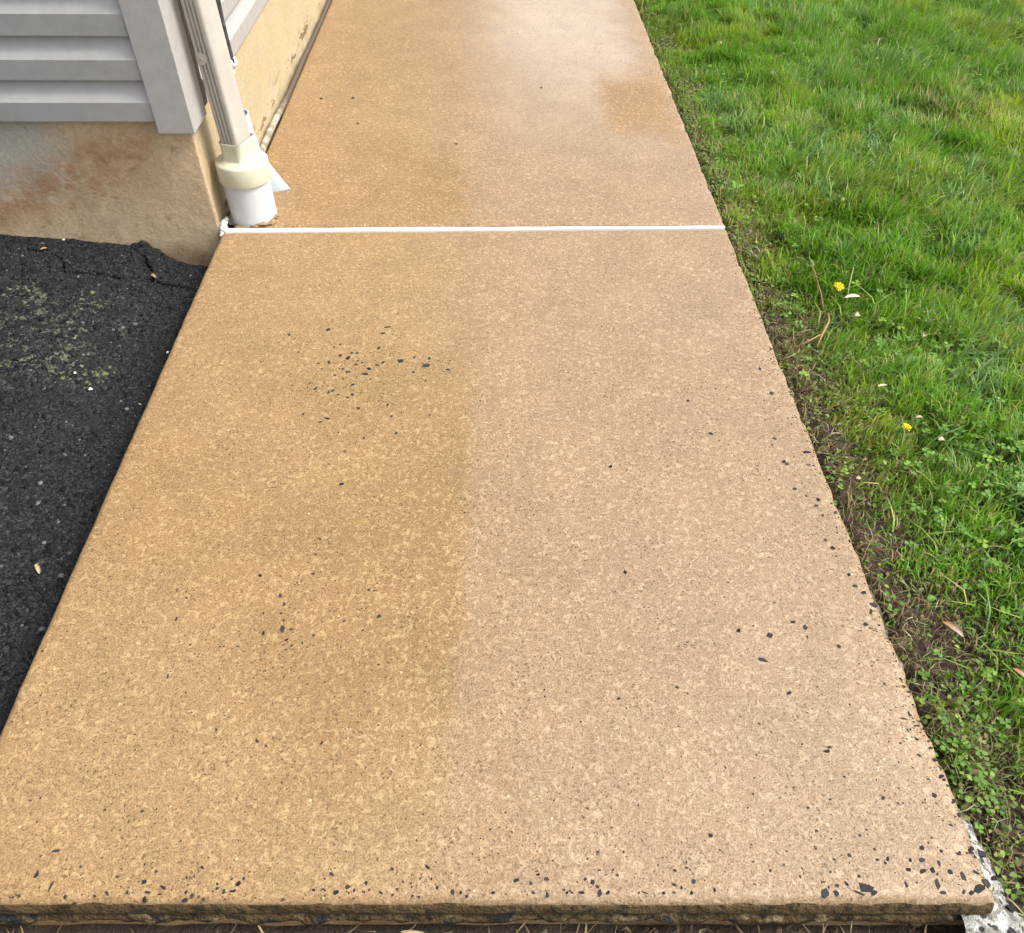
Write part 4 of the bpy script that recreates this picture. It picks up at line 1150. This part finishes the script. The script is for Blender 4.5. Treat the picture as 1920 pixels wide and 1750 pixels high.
flake('dry_leaf', (1.397, -1.205, -0.024), 0.032, 0.010, -0.9, 'orange brown dry leaf at the right border near the bare soil', 'leaf', (ORG, CREAM), (0.2, 0.1), 0.1)
flake('bud_husk', (1.545, -0.43, -0.006), 0.020, 0.011, 0.9, 'brown curled husk high in the clover at the right border', 'husk', (TAN, TAN), (0.3, 0.2), 0.2, LI)
flake('bud_husk', (1.530, -0.62, -0.002), 0.014, 0.010, 1.4, 'dark red brown husk among the clover leaves', 'husk', ((0.22, 0.10, 0.06), (0.26, 0.13, 0.08)), (0.3, 0.2), 0.25, LI)
flake('bud_husk', (1.462, -0.735, -0.012), 0.018, 0.010, 0.4, 'pink tan husk right of the smaller yellow flower', 'husk', (PINK, CREAM), (0.3, 0.2), 0.2, LI)
flake('bud_husk', (1.445, -0.675, -0.012), 0.019, 0.006, 0.2, 'cream husk just above the smaller yellow flower', 'husk', (CREAM, TAN), (0.3, 0.2), 0.2, LI)
flake('bud_husk', (1.30, -0.80, -0.044), 0.012, 0.008, 0.2, 'cream husk on the bare soil by the slab edge', 'husk', (CREAM, TAN), (0.3, 0.2), 0.2, LI)


def on_drive(x, y): return float(zdrive(np.array([x]), np.array([y]))[0]) + 0.004


AS = (('dry_leaf', -0.163, -0.090, 0.022, 0.010, -0.6, 'pink tan leaf scrap on the asphalt crack nearest the slab', 'leaf', (PINK, TAN)),
      ('dry_leaf', -0.418, -0.048, 0.018, 0.006, 0.7, 'reddish leaf scrap on the asphalt close under the foundation', 'leaf', (PINK, (0.45, 0.22, 0.16))),
      ('catkin_stalk', -0.115, -0.945, 0.026, 0.008, -0.95, 'cream seed stalk with small barbs on the black asphalt', 'seed', (CREAM, (0.6, 0.5, 0.28))),
      ('petal', -0.166, -0.512, 0.009, 0.007, 0.5, 'white petal on the asphalt, larger of the white flecks', 'petal', ((.85, .84, .8), (.85, .84, .8))),
      ('petal', -0.206, -0.475, 0.007, 0.006, 0.2, 'small white petal just above the larger white petal on asphalt', 'petal', ((.85, .84, .8), (.85, .84, .8))),
      ('petal', -0.068, -0.345, 0.008, 0.005, 1.0, 'white petal on asphalt near the slab edge', 'petal', ((.85, .84, .8), (.85, .84, .8))),
      ('petal', -0.040, -0.225, 0.006, 0.005, 1.0, 'tiny white petal on asphalt, uppermost beside the slab', 'petal', ((.85, .84, .8), (.85, .84, .8))),
      ('seed_sliver', -0.070, -0.530, 0.011, 0.0025, -0.6, 'thin cream sliver on asphalt close to the slab edge', 'seed', (CREAM, CREAM)),
      ('petal', -0.385, -0.010, 0.007, 0.006, 0.3, 'white fleck on asphalt at the foot of the foundation', 'petal', ((.8, .76, .7), (.8, .76, .7))))
for nm, x, y, L, w_, a, lb, ct, cl in AS:
    o = flake(nm, (x, y, on_drive(x, y)), L, w_, a, lb, ct, cl, (0.15, 0.1), 0.1, 'scraps on the asphalt')
    if nm == 'catkin_stalk':
        for k in range(4):
            b = MB()
            b.tube([(-0.004 + k * 0.004, 0.001, 0.001), (-0.002 + k * 0.004, 0.005, 0.003)], [0.0008, 0.0003], 5)
            colored(b, 'barb', CREAM, o, FLK)

# split twig on the lawn edge
tz = float(zlawn(1.365, -0.36))
tw = tag(empty('twig', (1.365, -0.365, tz)), 'thin forked brown twig lying between slab and dandelion', 'twig')
colored(MB().tube([(-0.030, -0.052, 0.012), (-0.012, -0.020, 0.022), (0.012, 0.018, 0.026), (0.022, 0.052, 0.022)], [0.0016, 0.0026, 0.0026, 0.0018], 8), 'branch', (0.30, 0.19, 0.09), tw, STEM)
colored(MB().tube([(-0.012, -0.020, 0.022), (-0.045, -0.034, 0.012), (-0.075, -0.046, 0.006)], [0.0016, 0.0013, 0.0008], 7), 'side_shoot', (0.34, 0.22, 0.11), tw, STEM)
st_ = tag(empty('dry_stalk', (1.45, -0.26, float(zlawn(1.45, -0.26)))), 'straw coloured stalk standing right beside the larger dandelion', 'stalk')
colored(MB().tube([(-0.008, -0.014, 0.0), (0.004, 0.03, 0.030), (0.022, 0.075, 0.050)], [0.0018, 0.0015, 0.0010], 7), 'stem', (0.34, 0.33, 0.15), st_, STEM)


# broad leaves of plantain and weeds one can pick out
def broad(loc, L, w_, az, label, col, tilt=0.25):
    nu = 8
    V, F = [], []
    for i in range(nu):
        t = i / (nu - 1)
        hw = w_ * 0.5 * (math.sin(math.pi * (0.04 + 0.95 * t ** 0.9)) ** 0.8)
        for j, a in ((-1, 1), (-0.5, .5), (0, 0), (0.5, .5), (1, 1)):
            V.append((t * L, j * hw, L * (0.35 * t - 0.40 * t * t) + a * hw * 0.35 + 0.0012 * math.sin(9 * t + j * 3)))
    F = [(i * 5 + j, i * 5 + j + 5, i * 5 + j + 6, i * 5 + j + 1) for i in range(nu - 1) for j in range(4)]
    cc = np.tile(col, (len(V), 1))
    cc[2::5] *= 1.25
    o = link('broad_leaf', mesh_np('broad_leaf', V, F, cc, True), LEAF, loc=loc)
    o.rotation_euler = (0.1, -tilt, az)
    return tag(o, label, 'leaf', 'single broad leaves in the lawn')


broad((1.462, -0.520, -0.010), 0.045, 0.020, 0.25, 'single broad smooth green leaf at the left of the clover patch', (0.10, 0.20, 0.035))
broad((1.535, -0.885, 0.000), 0.034, 0.024, 1.1, 'pale green ragged leaf low at the right border', (0.17, 0.29, 0.10), 0.1)
broad((1.303, 0.255, -0.030), 0.026, 0.015, 0.3, 'bright green seedling leaf pointing right beside the far slab', (0.17, 0.31, 0.055), 0.4)
broad((1.303, 0.258, -0.030), 0.028, 0.014, 1.7, 'bright green seedling leaf pointing away beside the far slab', (0.15, 0.29, 0.05), 0.5)
broad((1.297, 0.252, -0.030), 0.020, 0.012, 3.6, 'bright green seedling leaf pointing left beside the far slab', (0.13, 0.26, 0.05), 0.3)
broad((1.322, -1.065, -0.040), 0.014, 0.011, 0.5, 'little green seedling leaf on the bare soil above the orange-tipped leaf', (0.15, 0.27, 0.06), 0.2)


def white_bloom(x, y, label, r):
    z = float(zlawn(x, y))
    e = tag(empty('clover_bloom', (x, y, z)), label, 'flower', 'white clover blooms')
    colored(MB().tube([(0.004, 0, 0), (0, 0, 0.042)], 0.001, 6), 'stem', (0.14, 0.2, 0.06), e, STEM)
    m_ = 26
    i = np.arange(m_)
    ph = np.arccos(1 - 1.5 * (i + .5) / m_) - 0.2
    v_, f_, c_ = leaflets(np.zeros(m_), np.zeros(m_), np.full(m_, 0.042), np.full(m_, r), i * 2.4, math.pi / 2 - ph, np.tile([0.80, 0.80, 0.72], (m_, 1)), (0.3, 0.36, 0.3), 0.1)
    link('bloom', mesh_np('bloom', v_, f_, c_.clip(0, .85)), LEAF, e)


white_bloom(1.574, 0.985, 'single white clover bloom high on the lawn right of the weeds', 0.007)
white_bloom(1.470, 1.30, 'small white clover bloom nearest the far end of the walk', 0.005)
white_bloom(1.545, 0.13, 'white clover bloom in the pale grass right of the joint', 0.006)

# at the foot of the slab's front edge
m = MB()
rim = [((0.055 + 0.004 * math.cos(b_)) * math.cos(a_), (0.055 + 0.004 * math.cos(b_)) * math.sin(a_), 0.004 * math.sin(b_)) for a_ in np.linspace(0, 2 * math.pi, 41)[:-1] for b_ in np.linspace(0, 2 * math.pi, 9)[:-1]]
rings = [rim[i * 8:(i + 1) * 8] for i in range(40)]
m.loft(rings + [rings[0]], True)
cap = tag(empty('pipe_cap', (0.838, -1.571, -0.066)), 'white round plastic cap lying below the front edge of the near slab', 'pipe cap')
m.build('rim', PVC, cap, smooth=True, angle=80)
mm = MB()
mm.loft([circ(0.054, -0.001, 32), circ(0.053, -0.022, 32), circ(0.050, -0.024, 32), circ(0.03, -0.025, 32)], True, False, True)
mm.build('cup', PVC, cap, smooth=True, angle=50)
flake('dry_leaf', (0.165, -1.512, -0.046), 0.050, 0.011, 0.15, 'yellowish dry leaf lying below the front edge at the left', 'leaf', ((0.55, 0.55, 0.26), (0.45, 0.42, 0.16)), (0.3, 0.1), 0.1)
flake('dry_leaf', (0.555, -1.512, -0.052), 0.045, 0.007, -0.2, 'narrow tan dry leaf lying below the front edge left of the cap', 'leaf', (TAN, CREAM), (0.3, 0.1), 0.1)
